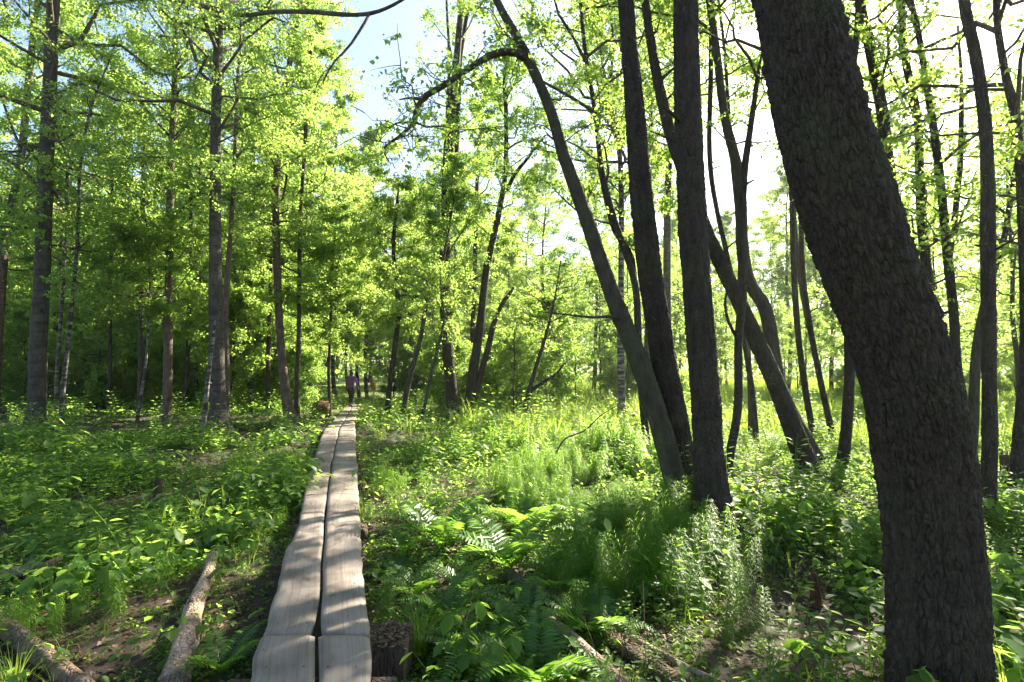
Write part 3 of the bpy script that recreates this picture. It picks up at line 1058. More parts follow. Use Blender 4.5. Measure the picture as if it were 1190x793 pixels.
for lab, Y, pts, bk in (
        ("slim vertical stem behind the slanting trunks, leftmost of three slim ones", 11., [(950, 528, 8), (948, 519, 8), (936, 454, 8), (926, 372, 7.5), (921, 260, 7), (918, 120, 6), (916, 0, 5)], 'alder'),
        ("slim stem behind the slanting trunks, middle of three slim ones", 12., [(968, 522, 7), (962, 480, 7), (949, 420, 6.5), (934, 350, 6), (926, 290, 5.5), (920, 180, 5)], 'moss'),
        ("slim stem leaning towards the huge trunk, rightmost of three slim ones", 10.5, [(972, 532, 9), (966, 500, 8), (953, 440, 7.5), (938, 360, 7), (932, 300, 6.5), (930, 150, 6)], 'alder'),
        ("thin pale-green stem in the thicket between the joined trunks and slanting trunks", 11.5, [(872, 528, 7), (872, 470, 6), (868, 380, 6), (862, 300, 5), (850, 180, 5), (842, 60, 4)], 'moss'),
        ("thin stem close against the right side of the joined trunks", 10.8, [(880, 530, 7), (874, 455, 7), (862, 380, 6.5), (850, 320, 6), (826, 200, 6), (826, 90, 6), (828, 0, 5)], 'alder')):
    tree("thin_tree", lab, Y, pts, 12.5, bk, dict(z0=7.0, z1=12, nb=20, L0=1.6, nt=9, nl=17, leaf=.08, el=(0, .7), low=.5), 12)
tree("shade_tree", "added shade tree whose trunk shows in the gap between the two joined trunks", 17.,  # added tree; its high crown is there to shade the left ground
     [(778, 486, 11), (777, 470, 10), (776, 400, 9.5), (775, 300, 9), (777, 200, 8)], 15.5, 'grey', dict(z0=8.2, z1=15.2, nb=40, L0=2.7, nt=13, nl=28, leaf=.085), 12, leafmat='leaf_birch')
tree("shade_tree", "added shade tree standing far behind the left one of the joined trunks", 20.5,  # also put in for shade, crown blocks sun from the left side
     [(752, 478, 10), (752, 460, 9.5), (753, 400, 9), (755, 300, 8.5), (754, 200, 8)], 16.5, 'alder', dict(z0=7.5, z1=16.2, nb=48, L0=3.2, nt=13, nl=30, leaf=.09), 12)
# right of the huge trunk
for lab, Y, pts, bk, cr in (
        ("dark trunk in the upper right, just right of the top of the huge leaning trunk", 9.0, [(1085, 545, 19), (1080, 500, 18), (1062, 380, 17), (1044, 270, 17), (1033, 204, 17), (1026, 136, 16), (1012, 60, 14), (999, 0, 12)], 'alder', {}),
        ("dark stem, second to the right of the huge leaning trunk's top", 9.6, [(1112, 535, 15), (1104, 470, 14.5), (1090, 380, 14), (1079, 328, 13.5), (1072, 265, 13), (1069, 204, 11.5), (1066, 136, 11), (1052, 68, 10), (1047, 0, 9)], 'alder', {}),
        ("crooked stem forking at mid height, third to the right of the huge trunk", 8.2, [(1127, 565, 16), (1124, 530, 15), (1118, 464, 14), (1112, 430, 13), (1108, 362, 12), (1101, 294, 12), (1098, 262, 12), (1090, 187, 11), (1079, 112, 9.5), (1060, 7, 7)], 'alder', {}),
        ("straight dark upright trunk standing between the huge leaning trunk and the right edge", 5.6, [(1147, 618, 27), (1147, 600, 23), (1150, 530, 20), (1149, 396, 18.5), (1148, 260, 18.5), (1148, 204, 17.5), (1144, 136, 16.5), (1134, 68, 15.5), (1120, 0, 14)], 'alder', {}),
        ("dark trunk at the very right edge of the picture", 6.4, [(1181, 590, 27), (1183, 560, 24), (1189, 470, 19), (1192, 400, 16), (1189, 270, 13), (1180, 136, 13), (1168, 85, 11), (1158, 10, 9)], 'alder', {})):
    lim = []
    if 'forking' in lab:
        lim = [[(1103, 300, 9, 0), (1109, 255, 8.5, .05), (1115, 200, 8, .1), (1117, 150, 7, .1), (1117, 90, 5, .15), (1113, 30, 3, .2)]]
    if 'very right' in lab:
        lim = [[(1189, 250, 9, 0), (1186, 190, 8, 0), (1178, 120, 7, .05), (1164, 60, 6, .1), (1155, -10, 5, .1)]]
    big = Y < 6
    tree("alder_tree", lab, Y, pts, 14, bk, dict(CR_HI, z0=2.6 if not big else 6.5, z1=13.5, nb=40 if not big else 22, L0=2.0, nt=10, nl=20, leaf=.08, low=.5), 60 if big else 24, .03 if big else .06,
         (22, .06, .006) if big else (16, .07, .005), .5, limbs=lim, straighten=.3)
tree("leaning_snag", "broken trunk leaning right behind the straight dark trunk on the right", 7.5,
     [(1126, 560, 16), (1130, 500, 15), (1136, 400, 13), (1150, 330, 10), (1164, 290, 9), (1173, 240, 8)], 6, 'moss', dict(z0=2.2, z1=5.5, nb=10, L0=1.2, nt=8, nl=12, leaf=.07), 14, .06)

# left side
tree("birch_tree", "thick pale-flecked birch trunk, the largest at the far left", 13.,
     [(41, 492, 26), (42, 478, 24), (45, 400, 22), (50, 300, 21), (53, 200, 20), (58, 100, 18), (62, 0, 16)],
     18, 'grey', [dict(z0=4.6, z1=17, nb=46, L0=4.2, nt=22, nl=52, leaf=.080, el=(-.1, .6), droop=.25)], 28, .1, (22, .09, .008), .4, leafmat='leaf')
tree("alder_tree", "dark slanting trunk leaning out beyond the largest birch at the far left", 16.,
     [(-6, 470, 14), (-2, 380, 13), (5, 290, 12), (12, 245, 11), (24, 187, 10), (34, 85, 9), (44, 0, 8)],
     15, 'pine', dict(z0=4.5, z1=14, nb=34, L0=3.2, nt=20, nl=48, leaf=.080, az_bias=0.2), 14)
tree("birch_tree", "thin pale stem, right of the largest birch at the far left", 13.5,
     [(72, 470, 6), (73, 457, 6), (79, 400, 6), (85, 340, 5.5), (90, 280, 4.5), (95, 180, 4)], 10, 'birch',
     dict(z0=3.6, z1=10, nb=22, L0=1.7, nt=9, nl=16, leaf=.076), 10, leafmat='leaf')
tree("birch_tree", "very thin pale stem close behind the other thin one at far left", 15.,
     [(65, 462, 5), (66, 440, 5), (70, 380, 5), (74, 320, 4.5), (78, 200, 4)], 9, 'birch',
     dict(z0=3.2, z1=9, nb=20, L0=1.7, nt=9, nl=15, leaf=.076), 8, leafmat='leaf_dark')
tree("alder_tree", "straight dark slim trunk between the largest birch and the stout trunk", 15.,
     [(193, 486, 12), (194, 474, 11.5), (196, 362, 10.5), (197, 260, 9.5), (199, 200, 9), (203, 85, 7.5), (204, 0, 6.5)],
     16, 'pine', dict(z0=4.2, z1=15, nb=40, L0=2.9, nt=21, nl=50, leaf=.078, el=(-.1, .7)), 16, .12, None, .4, leafmat='leaf_birch',
     limbs=[[(199, 160, 4, 0), (180, 140, 3, -.3), (158, 110, 2, -.6)]])
tree("birch_tree", "stout grey trunk on the left, widest at the foot, with whitish upper bark", 13.,
     [(254, 486, 25), (254, 472, 20), (252, 420, 18.5), (251, 362, 17.5), (250, 300, 15), (250, 200, 13.5), (252, 100, 12), (255, 10, 9.5)],
     18, 'grey', [dict(z0=5.5, z1=17, nb=44, L0=3.6, nt=22, nl=50, leaf=.076, el=(0, .8), droop=.2),
                  dict(limb=0, z0=9.3, z1=11.0, nb=14, L0=1.3, nt=8, nl=10, leaf=.075, el=(-.7, .2), low=.8)], 26, .1, (20, .09, .007), .5, leafmat='leaf_birch',
     limbs=[[(256, 14, 6, 0), (285, 18, 5, -1.), (318, 14, 4.5, -2.), (360, 14, 4.5, -2.6), (400, 17, 4, -3.2), (430, 16, 3.4, -3.6), (455, 7, 2.6, -4), (478, -6, 2, -4.2)],
            [(430, 16, 3, -3.6), (418, 36, 2.6, -3.7), (405, 55, 2.2, -3.8), (387, 74, 1.7, -3.9), (375, 96, 1.2, -4.)]])
tree("thin_tree", "slim stem leaning against the stout grey trunk from the right", 13.6,
     [(262, 474, 9), (263, 447, 9), (262, 362, 7.5), (266, 300, 6), (272, 204, 5), (276, 100, 4.5)], 11, 'pine',
     dict(z0=4.4, z1=11, nb=20, L0=1.8, nt=9, nl=15, leaf=.076), 10, leafmat='leaf_birch')
tree("dead_stem", "thin pale dead stem slanting at the foot of the stout grey trunk", 12.4,
     [(237, 488, 6), (238, 478, 6), (243, 430, 5), (248, 392, 4), (250, 372, 2)], 3, 'birch', None, 10, .1, cat='stem')
tree("birch_tree", "pinkish sunlit trunk left of the far boardwalk", 16.,
     [(338, 486, 15), (335, 474, 13), (329, 430, 10.5), (325, 380, 9.5), (321, 280, 9), (321, 220, 8.5), (326, 150, 8), (335, 85, 7), (344, 20, 6)],
     17, 'pine', dict(z0=4.5, z1=16, nb=40, L0=2.9, nt=21, nl=50, leaf=.078, el=(-.1, .7)), 16, .12, None, .5, leafmat='leaf_birch',
     limbs=[[(322, 150, 3.5, 0), (316, 118, 3, -.1), (307, 92, 2.4, -.2), (300, 70, 1.5, -.3)]])
tree("thin_tree", "slim grey stem just right of the pinkish trunk", 16.5,
     [(345, 476, 7), (345, 440, 6), (347, 400, 5.5), (349, 259, 5), (354, 177, 5), (361, 50, 4.5)], 14, 'moss',
     dict(z0=3.2, z1=13, nb=34, L0=2.2, nt=20, nl=48, leaf=.078, el=(-.2, .6)), 10, leafmat='leaf_birch')
for lab, Y, pts, bk in (
        ("thin grey stem just left of the straight dark slim trunk", 16.5, [(161, 474, 6), (163, 430, 6), (165, 280, 6), (167, 180, 5), (172, 60, 4)], 'grey'),
        ("short pale slanting stem left of the straight dark slim trunk", 14.5, [(161, 478, 4), (163, 466, 4), (167, 440, 3.6), (171, 405, 3), (174, 340, 2.5)], 'birch'),
        ("thin dark stem right of the straight dark slim trunk", 18., [(210, 474, 5), (216, 450, 5), (219, 380, 5), (222, 260, 4.5), (220, 120, 4)], 'alder'),
        ("sunlit slim stem between the dark slim trunk and the stout grey trunk", 22., [(228, 466, 5), (228, 430, 5), (231, 360, 5), (232, 200, 4)], 'pine'),
        ("thin dark stem midway between the largest birch and dark slim trunk", 17.5, [(127, 466, 5), (128, 444, 5), (128, 370, 4.5), (130, 200, 4)], 'alder'),
        ("slim dark stem left of the pinkish trunk", 19., [(311, 474, 6), (311, 450, 6), (313, 380, 5.5), (316, 280, 5), (318, 120, 4)], 'alder')):
    tree("thin_tree", lab, Y, pts, 12.5 if Y > 15 else 6, bk, dict(z0=2.8, z1=12 if Y > 15 else 5.5, nb=26, L0=1.9, nt=18, nl=44, leaf=.080, el=(-.2, .6), low=.5), 10,
         leafmat='leaf' if Y < 20 else 'leaf_birch')
# centre
tree("alder_tree", "tall dark many-stemmed tree in the centre with leafy shoots up its trunk", 17.3,
     [(530, 492, 19), (528, 482, 16), (523, 440, 14), (519, 380, 13), (517, 294, 12.5), (521, 230, 11.5), (524, 150, 10.5), (530, 80, 9), (537, 0, 7)],
     18, 'alder', [dict(z0=5.5, z1=17, nb=30, L0=2.4, nt=17, nl=40, leaf=.076, el=(0, .9)), dict(z0=.9, z1=5.5, nb=26, L0=.75, nt=6, nl=10, leaf=.085, low=.9)], 18, .12, None, .5,
     limbs=[[(520, 262, 8, 0), (528, 215, 7, .2), (531, 160, 6.5, .3), (535, 70, 6, .4), (545, 0, 5, .5), (552, -80, 4, .6)],
            [(518, 300, 6, 0), (515, 240, 5, .2), (518, 160, 4.5, .3), (522, 80, 4, .4), (519, 0, 3, .5)]])
tree("alder_tree", "dark trunk leaning right in the centre, left one of a forked pair", 17.,
     [(543, 494, 14), (544, 482, 12.5), (550, 430, 11), (557, 385, 10), (566, 310, 8), (578, 255, 7), (587, 204, 6), (588, 130, 5), (586, 90, 4)],
     13, 'alder', dict(z0=5.2, z1=12.5, nb=28, L0=2.3, nt=17, nl=40, leaf=.078), 14, .12,
     limbs=[[(589, 222, 5, 0), (598, 203, 4.5, 0), (611, 187, 4, -.1), (622, 172, 3, -.1), (634, 157, 2, -.2)], [(588, 115, 4, 0), (596, 100, 3, 0), (606, 93, 2, 0)]])
tree("alder_tree", "short crooked stem, right one of the forked pair in the centre", 17.05,
     [(547, 494, 10), (548, 482, 9), (554, 452, 8), (560, 430, 7.5), (567, 406, 7.5), (573, 380, 7), (577, 368, 6), (585, 351, 5.5), (592, 342, 5), (597, 334, 3)],
     4.2, 'alder', dict(z0=2.6, z1=4.0, nb=7, L0=.7, nt=6, nl=9, leaf=.076), 12, .08)
tree("young_tree", "small dark leaning sapling alone in the sunlit clearing", 16.,
     [(606, 498, 8), (608, 486, 7.5), (615, 456, 6.5), (622, 430, 5), (630, 405, 4.5), (636, 384, 3.5), (642, 360, 2.5)], 4.8, 'alder',
     dict(z0=2.0, z1=4.8, nb=20, L0=1.6, nt=9, nl=13, leaf=.076, el=(-.1, .6)), 10, .1,
     limbs=[[(617, 454, 5, 0), (630, 445, 4, -.1), (645, 436, 3, -.2), (655, 424, 2, -.3)]])
tree("young_tree", "forking dark sapling right beside the end of the boardwalk", 18.,
     [(450, 478, 7), (453, 450, 6.5), (459, 400, 6), (463, 366, 6.5), (460, 320, 5), (457, 290, 4.5), (461, 240, 4)], 8, 'alder',
     dict(z0=2.6, z1=8, nb=34, L0=2.2, nt=18, nl=44, leaf=.078, el=(-.2, .6)), 10, .1,
     limbs=[[(464, 362, 5, 0), (472, 352, 4.5, 0), (485, 343, 4, -.2), (497, 332, 2.5, -.3)]])
tree("thin_tree", "slender stem leaning right between the boardwalk end and the tall central tree", 16.5,
     [(468, 480, 7), (472, 460, 6.5), (480, 425, 6), (488, 396, 5.5), (497, 352, 5), (506, 328, 4.5), (514, 305, 4), (524, 250, 3)], 8, 'moss',
     dict(z0=2.6, z1=8, nb=26, L0=1.8, nt=17, nl=40, leaf=.078), 10, .1, leafmat='leaf_birch')
tree("thin_tree", "thin straight leaning pole-like stem just left of the tall central tree", 15.5,
     [(490, 486, 4), (493, 474, 4), (500, 440, 3.6), (509, 403, 3.2), (516, 370, 2.5)], 4.5, 'grey',
     dict(z0=2.0, z1=4.5, nb=12, L0=1.0, nt=8, nl=12, leaf=.076), 8, .1)
tree("thin_tree", "thin dark upright stem left of the boardwalk by the uprooted stump", 18.,
     [(383, 484, 4.5), (383, 460, 4), (382, 433, 4), (384, 380, 3.5), (386, 300, 3)], 7, 'alder',
     dict(z0=2.0, z1=7, nb=34, L0=2.1, nt=20, nl=48, leaf=.078, el=(-.4, .5)), 10, .1)
tree("thin_tree", "slim mossy stem behind the forked pair in the centre", 21.,
     [(545, 468, 6), (548, 420, 6), (552, 300, 5), (556, 180, 4.5), (566, 60, 4)], 14, 'moss',
     dict(z0=3.5, z1=13.5, nb=32, L0=2.2, nt=18, nl=44, leaf=.085), 10, .15, leafmat='leaf_birch')
# a bent bare stick over the clearing
p0, p1 = P(655, 512, 9.), P(708, 474, 9.3)
z0 = g1(p0[0], p0[1])
T = thing("bent_stick", "thin bent bare stick poking up in the clearing left of the joined trunks", "stick", (p0[0], p0[1], z0))
pts = np.array([P(640, 530, 9) * [1, 1, 0] + [0, 0, z0 - .05], P(655, 512, 9.), P(680, 500, 9.1), P(697, 484, 9.2), P(716, 472, 9.3)])
link("stem", trunk_mesh("stem", M["twig"], pts, np.array([.016, .016, .014, .012, .006]), 8, .05, 3, None, .1, 0, (p0[0], p0[1], z0)), T)

# ------------------------------------------------------------------ trees of the wood behind: a few kinds, each copy a tree of its own
def proto_tree(name, seed, H, r0, bark, crown, lean=.03, leafmat='leaf'):
    r = np.random.default_rng(seed)
    n = 9
    z = np.linspace(-.2, H, n)
    wx, wy = np.cumsum(r.normal(size=(2, n)) * lean * H / n * 1.6, axis=1)
    pts = np.stack([wx - wx[0], wy - wy[0], z], -1)
    rad = r0 * (1 - .9 * np.linspace(0, 1, n) ** 1.2)
    T = thing(name, None, 'tree', (0, 0, 0))
    link("trunk", trunk_mesh("trunk", M[BARK[bark]], pts, rad, 12, .3, seed, None, .08, .5), T)
    g, (V, f) = make_crown(r, pts, rtrunk=r0, **crown)
    link("crown", crown_mesh(g, V, f, leafmat), T)
    return T


BG = [("birch_tree", proto_tree("birch_tree", 101, 15, .10, 'birch', dict(z0=3.0, z1=14.7, nb=46, L0=2.5, nt=18, nl=44, leaf=.098, el=(-.1, .7)), leafmat='leaf_birch'), "slim white-barked birch in the wood behind", "white birches in the wood behind"),
      ("alder_tree", proto_tree("alder_tree", 102, 14, .12, 'alder', dict(z0=2.4, z1=13.6, nb=46, L0=2.8, nt=18, nl=44, leaf=.098, el=(-.2, .6))), "dark-trunked leafy tree in the wood behind", "dark-trunked trees in the wood behind"),
      ("alder_tree", proto_tree("alder_tree", 103, 16, .14, 'pine', dict(z0=4.0, z1=15.6, nb=48, L0=2.8, nt=18, nl=44, leaf=.098, el=(0, .8)), leafmat='leaf_birch'), "tall reddish-trunked tree in the wood behind", "reddish-trunked trees in the wood behind"),
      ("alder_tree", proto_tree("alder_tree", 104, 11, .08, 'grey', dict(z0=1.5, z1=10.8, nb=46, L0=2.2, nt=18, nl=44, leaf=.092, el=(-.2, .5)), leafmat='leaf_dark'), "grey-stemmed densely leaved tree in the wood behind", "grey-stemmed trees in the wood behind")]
SH = [("leafy_bush", proto_tree("leafy_bush", 111, 4.2, .035, 'alder', dict(z0=.35, z1=4.1, nb=38, L0=1.5, nt=17, nl=40, leaf=.078, el=(-.1, .7)), .06), "leafy green bush under the trees in the wood behind", "leafy bushes under the trees"),
      ("leafy_bush", proto_tree("leafy_bush", 112, 3.0, .03, 'grey', dict(z0=.25, z1=2.9, nb=34, L0=1.3, nt=17, nl=40, leaf=.076, el=(0, .7)), .06, 'leaf_birch'), "low pale-green bush under the trees in the wood behind", "low pale-green bushes under the trees")]

SM = [("young_tree", proto_tree("young_tree", 121, 7.0, .05, 'alder', dict(z0=1.6, z1=6.9, nb=26, L0=1.6, nt=9, nl=16, leaf=.076, el=(-.2, .6))), "young open-crowned tree at the edge of the sunny meadow", "young trees at the meadow edge"),
      ("young_tree", proto_tree("young_tree", 122, 8.0, .055, 'moss', dict(z0=2.2, z1=7.9, nb=28, L0=1.5, nt=9, nl=16, leaf=.076, el=(0, .7)), leafmat='leaf_birch'), "young yellow-green tree at the edge of the sunny meadow", "yellow-green young trees at the meadow edge")]

r = np.random.default_rng(77)
occupied = [(t.location.x, t.location.y) for t in COL.objects if t.parent is None and t.get('category') in ('tree',) and t.get('label')]
used = {}


def place(kindlist, k, x, y, sc):
    name, src, lab, grp = kindlist[k]
    z = g1(x, y) - .02
    key = (id(kindlist), k)
    if key not in used:
        used[key] = 1
        src.location = (x, y, z)
        src.rotation_euler = (0, 0, r.random() * 6.28)
        src.scale = (sc, sc, sc)
        tag(src, lab, 'bush' if kindlist is SH else 'tree', grp)
    else:
        copy_thing(src, (x, y, z), r.random() * 6.28, sc, lab, grp)


def scatter_trees(kindlist, n, xr, yr, mind, weights, ok=lambda x, y: True, sc=(.8, 1.2)):
    got = tries = 0
    while got < n and tries < n * 60:
        tries += 1
        y = yr[0] + (yr[1] - yr[0]) * r.random()
        u = xr[0] + (xr[1] - xr[0]) * r.random()                       # fraction of the distance, so the spread is even over the view
        x = u * y
        if not ok(x, y) or any((x - a) ** 2 + (y - b_) ** 2 < mind ** 2 for a, b_ in occupied):
            continue
        occupied.append((x, y))
        place(kindlist, r.choice(len(kindlist), p=weights), x, y, sc[0] + (sc[1] - sc[0]) * r.random())
        got += 1


def off_walk(x, y):
    return abs(x - float(np.interp(y, CM[:, 0], CM[:, 1]))) > 1.4 or y > 27


scatter_trees(BG, 46, (-1.25, -.34), (19, 44), 1.5, [.2, .3, .2, .3], off_walk)
walk_sun = lambda x, y: off_walk(x, y) and abs(x * .77 - y * .64 + 19.6) > 3.2
scatter_trees(BG, 6, (-.36, -.15), (27, 36), 1.8, [.4, .3, .3, 0], walk_sun, sc=(.95, 1.2))
scatter_trees(BG, 5, (-.14, .16), (29, 38), 2.2, [.35, .35, .3, 0], walk_sun)
scatter_trees(BG, 4, (.31, .46), (34, 44), 2.4, [.35, .45, .2, 0])
scatter_trees(BG, 18, (-.36, .30), (40, 58), 2.0, [.25, .35, .3, .1], off_walk)
scatter_trees(BG, 3, (.28, .36), (32, 44), 2.4, [.2, .5, .3, 0], sc=(.75, 1.0))
scatter_trees(BG, 5, (.95, 1.3), (14, 30), 2.4, [.2, .5, .3, 0], sc=(.75, 1.0))
sunny = lambda x, y: x * .77 - y * .64 > -1.6 or x * .77 - y * .64 < -8
scatter_trees(BG, 8, (.45, .85), (29, 40), 2.2, [.3, .5, .2, 0])
scatter_trees(SM, 16, (.50, 1.15), (10, 24), 1.6, [.5, .5], sunny, sc=(.8, 1.2))
scatter_trees(SM, 9, (.30, .62), (16, 26), 1.6, [.4, .6], sc=(.5, .65))
scatter_trees(SH, 38, (-1.2, -.40), (18.5, 31), 1.3, [.6, .4], off_walk)
scatter_trees(SH, 24, (-.36, .28), (19, 32), 1.5, [.3, .7], lambda x, y: off_walk(x, y) and not (abs(x + 6.5) < 3 and y < 27))
scatter_trees(SH, 9, (.3, 1.1), (13, 26), 2.0, [.3, .7], sc=(.5, .8))
scatter_trees(SM, 9, (-.12, .2), (18, 27), 1.6, [.4, .6], sc=(.6, .8))
scatter_trees(SM, 14, (-.1, .36), (21, 33), 1.6, [.3, .7], walk_sun, sc=(.9, 1.3))

# keep the view into the clearing open: no dense bush there, one tall airy tree behind it
for o in [t for t in COL.objects if t.parent is None and t.get('category') == 'bush']:
    if .075 < o.location.x / o.location.y < .20:
        print('clear', o.name, tuple(o.location))
        for ch in list(o.children):
            bpy.data.objects.remove(ch)
        bpy.data.objects.remove(o)
place(BG, 2, 2.3, 36., 1.1)
place(BG, 0, .9, 39., 1.15)
place(SM, 1, 3.1, 25., .8)
place(SM, 1, 2.6, 29., 1.0)

# far-off wood that reads as one mass
r = np.random.default_rng(91)
def far_mass(n, a0, a1, d0, d1, h0, h1, leaf):
    ang = a0 + (a1 - a0) * r.random(n)
    d = d0 + (d1 - d0) * r.random(n)
    x, y = np.sin(ang) * d, np.cos(ang) * d
    hm = h0 + (h1 - h0) * n2(ang * 40, d * .1, 1.3, 61)
    z = gz(x, y) + hm * r.random(n) ** .8
    keep = n2(x + z, y, 2.2, 62) + .3 * n2(z, x, 1., 63) > .47
    p = np.stack([x, y, z], -1)[keep]
    m = len(p)
    return leaf_geo(p, leaf * (.6 + .8 * r.random(m)), rand_dirs(r, m), rand_dirs(r, m, .8), .8)


g = Geo()
V, f = far_mass(52000, -1.15, -.33, 46, 62, 11, 17, .42)
g.add(V, f)
V, f = far_mass(40000, -.33, .33, 62, 82, 12, 18, .5)
g.add(V, f)
V, f = far_mass(30000, .33, 1.25, 88, 108, 7, 13, .6)
g.add(V, f)
tag(link("far_wood", g.mesh("far_wood", [M["leaf"]])), "distant green wood closing off the view behind the trees", "wood", None, "stuff")
print("leaves", N_LEAVES[0])
# ------------------------------------------------------------------ low plants: templates
def tmpl(parts):
    g = Geo()
    for V, *fs in parts:
        g.add(V, *fs)
    return np.concatenate(g.V), {k: np.concatenate(v) for k, v in g.F.items()}


def stem_tube(pts, r0, r1, sides=3):
    pts = np.asarray(pts)[None]
    n = pts.shape[1]
    return tubes(pts, np.linspace(r0, r1, n)[None], sides)


def herb_tmpl(seed, h, tiers, leaf, per=2, near=True, width=.55):
    """upright leafy herb: leaf whorls up a stem"""
    r = np.random.default_rng(seed)
    z = np.linspace(0, 1, 5)
    bend = r.normal(size=2) * .12 * h
    S = np.stack([bend[0] * z ** 2, bend[1] * z ** 2, h * z], -1)
    parts = [stem_tube(S, .0035, .0015)]
    P_, D_, N_, L_ = [], [], [], []
    for t in range(tiers):
        f = .25 + .75 * (t + .3) / tiers
        p = np.array([np.interp(f, z, S[:, k]) for k in range(3)])
        a0 = t * 1.57 + r.random() * .6
        for k in range(per):
            a = a0 + k * 2 * np.pi / per + r.normal() * .2
            el = .35 - .5 * r.random() + .3 * (f > .9)
            d = np.array([math.cos(a) * math.cos(el), math.sin(a) * math.cos(el), math.sin(el)])
            P_.append(p + d * leaf * .25)
            D_.append(d)
            N_.append(np.array([-d[0] * .5, -d[1] * .5, 1]) + r.normal(size=3) * .25)
            L_.append(leaf * (1.15 - .55 * f) * (.8 + .4 * r.random()))
    parts.append(leaf_geo(np.array(P_), np.array(L_), np.array(D_), np.array(N_), width, near))
    return tmpl(parts)


def rosette_tmpl(seed, h, n, leaf, near=True):
    """broad leaves on stalks from one root"""
    r = np.random.default_rng(seed)
    parts = []
    P_, D_, N_, L_ = [], [], [], []
    for k in range(n):
        a = k * 2.4 + r.random()
        el = .5 + .8 * r.random()
        d = np.array([math.cos(a) * math.cos(el), math.sin(a) * math.cos(el), math.sin(el)])
        L = h * (.6 + .6 * r.random())
        p = d * L
        parts.append(stem_tube([[0, 0, 0], p * .5 + [0, 0, .01], p], .002, .0012))
        dd = np.array([d[0], d[1], -.15 - .4 * r.random()])
        P_.append(p)
        D_.append(dd)
        N_.append(np.array([d[0] * .4, d[1] * .4, 1]) + r.normal(size=3) * .3)
        L_.append(leaf * (.65 + .6 * r.random()))
        for sgn in (-1, 1):                                            # side leaflets, as in ground elder
            if r.random() < .7:
                sd = np.array([-d[1], d[0], 0]) * sgn + dd * .35
                P_.append(p - d * .01)
                D_.append(sd)
                N_.append(np.array([0, 0, 1.]) + r.normal(size=3) * .3)
                L_.append(leaf * (.5 + .4 * r.random()))
    parts.append(leaf_geo(np.array(P_), np.array(L_), np.array(D_), np.array(N_), .66, near))
    return tmpl(parts)


def horsetail_tmpl(seed, h, whorls, per, near=True):
    """wood horsetail: whorls of hair-thin drooping branchlets"""
    r = np.random.default_rng(seed)
    z = np.linspace(0, 1, 4)
    b = r.normal(size=2) * .06 * h
    S = np.stack([b[0] * z ** 2, b[1] * z ** 2, h * z], -1)
    parts = [stem_tube(S, .0022, .0012)]
    V, F_ = [], []
    n = 0
    for w in range(whorls):
        f = .22 + .76 * w / whorls
        p = np.array([np.interp(f, z, S[:, k]) for k in range(3)])
        L = h * (.34 * (1.06 - f) ** .7 + .04)
        for k in range(per):
            a = (k + r.random() * .7) * 2 * np.pi / per + w
            d = np.array([math.cos(a), math.sin(a), .25 + .2 * r.random()])
            e = p + d * L * .6
            tip = p + d * np.array([1, 1, -.1]) * L * (.85 + .3 * r.random()) - np.array([0, 0, L * .22])
            s = np.array([-math.sin(a), math.cos(a), 0]) * (.0021 if near else .005)
            V += [p - s, p + s, e + s, e - s, tip]
            F_.append((n, n + 1, n + 2, n + 3, n + 4))
            n += 5
            if near:
                for q in range(3):                                     # forked again
                    m0 = p + (e - p) * (.45 + .25 * q)
                    a2 = a + (.8 if (q + k) % 2 else -.8)
                    t2 = m0 + np.array([math.cos(a2), math.sin(a2), -.25]) * L * .42
                    V += [m0 - s * .8, m0 + s * .8, t2]
                    parts.append((np.array(V[-3:]), np.array([[0, 1, 2]])))
                    V = V[:-3]
    V = np.array(V)
    F_ = np.array(F_)
    parts.append((V, F_[:, :4], F_[:, [3, 2, 4]]))
    return tmpl(parts)


def frond(r, L, az, el0, droop, n=22, wid=.22, pinn=True):
    """one fern frond: arching midrib, two rows of narrowing toothed pinnae"""
    s = np.linspace(0, 1, n + 4)
    hd = np.array([math.cos(az), math.sin(az), 0])
    ang = el0 - droop * s ** 1.3
    d = np.stack([np.cos(ang), np.sin(ang)], -1)
    ds = L / (len(s) - 1)
    xy = np.concatenate([[[0, 0]], np.cumsum(d[:-1] * ds, axis=0)])
    side0 = np.array([-hd[1], hd[0], 0])
    bendy = r.normal() * .15 * L
    C = hd * xy[:, :1] + np.array([0, 0, 1.]) * xy[:, 1:] + side0 * (bendy * s ** 2)[:, None]
    parts = [tubes(C[None], np.linspace(.0032, .0008, len(s))[None] * (L / .6), 3)]
    pos, dirs, nrm, sz = [], [], [], []
    for k in range(3, len(s) - 1):
        f = s[k]
        w = wid * L * (math.sin(min(1, (f - .05) * 1.9) * np.pi / 2) ** .7) * (1 - f) ** .72 * 1.5
        t = unit(C[k + 1] - C[k - 1])
        up = np.cross(t, side0)
        up = up if up[2] > 0 else -up
        for sg in (-1, 1):
            pd = unit(side0 * sg + t * .28 + up * (.10 + .1 * r.normal()) - np.array([0, 0, .12]))
            if pinn:                                                   # each pinna itself a row of small lobes
                m = max(3, int(w / .014))
                q = (np.arange(m) + .5) / m
                lw = .34 * L / n * 2.2 * (1 - q) ** .6 * .9
                ax = C[k] + pd * (q * w)[:, None] - np.array([0, 0, 1]) * (q ** 2 * w * .15)[:, None]
                for ss in (-1, 1):
                    pos.append(ax)
                    dirs.append(np.repeat((t * ss * .9 + pd * .45)[None], m, 0))
                    nrm.append(np.repeat(up[None], m, 0) + r.normal(size=(m, 3)) * .18)
                    sz.append(lw + .004)
            else:
                pos.append(C[k][None])
                dirs.append(pd[None])
                nrm.append(up[None] + r.normal(size=(1, 3)) * .15)
                sz.append(np.array([w * 1.15]))
    parts.append(leaf_geo(np.concatenate(pos), np.concatenate(sz), np.concatenate(dirs), np.concatenate(nrm), .5 if pinn else .26))
    return parts


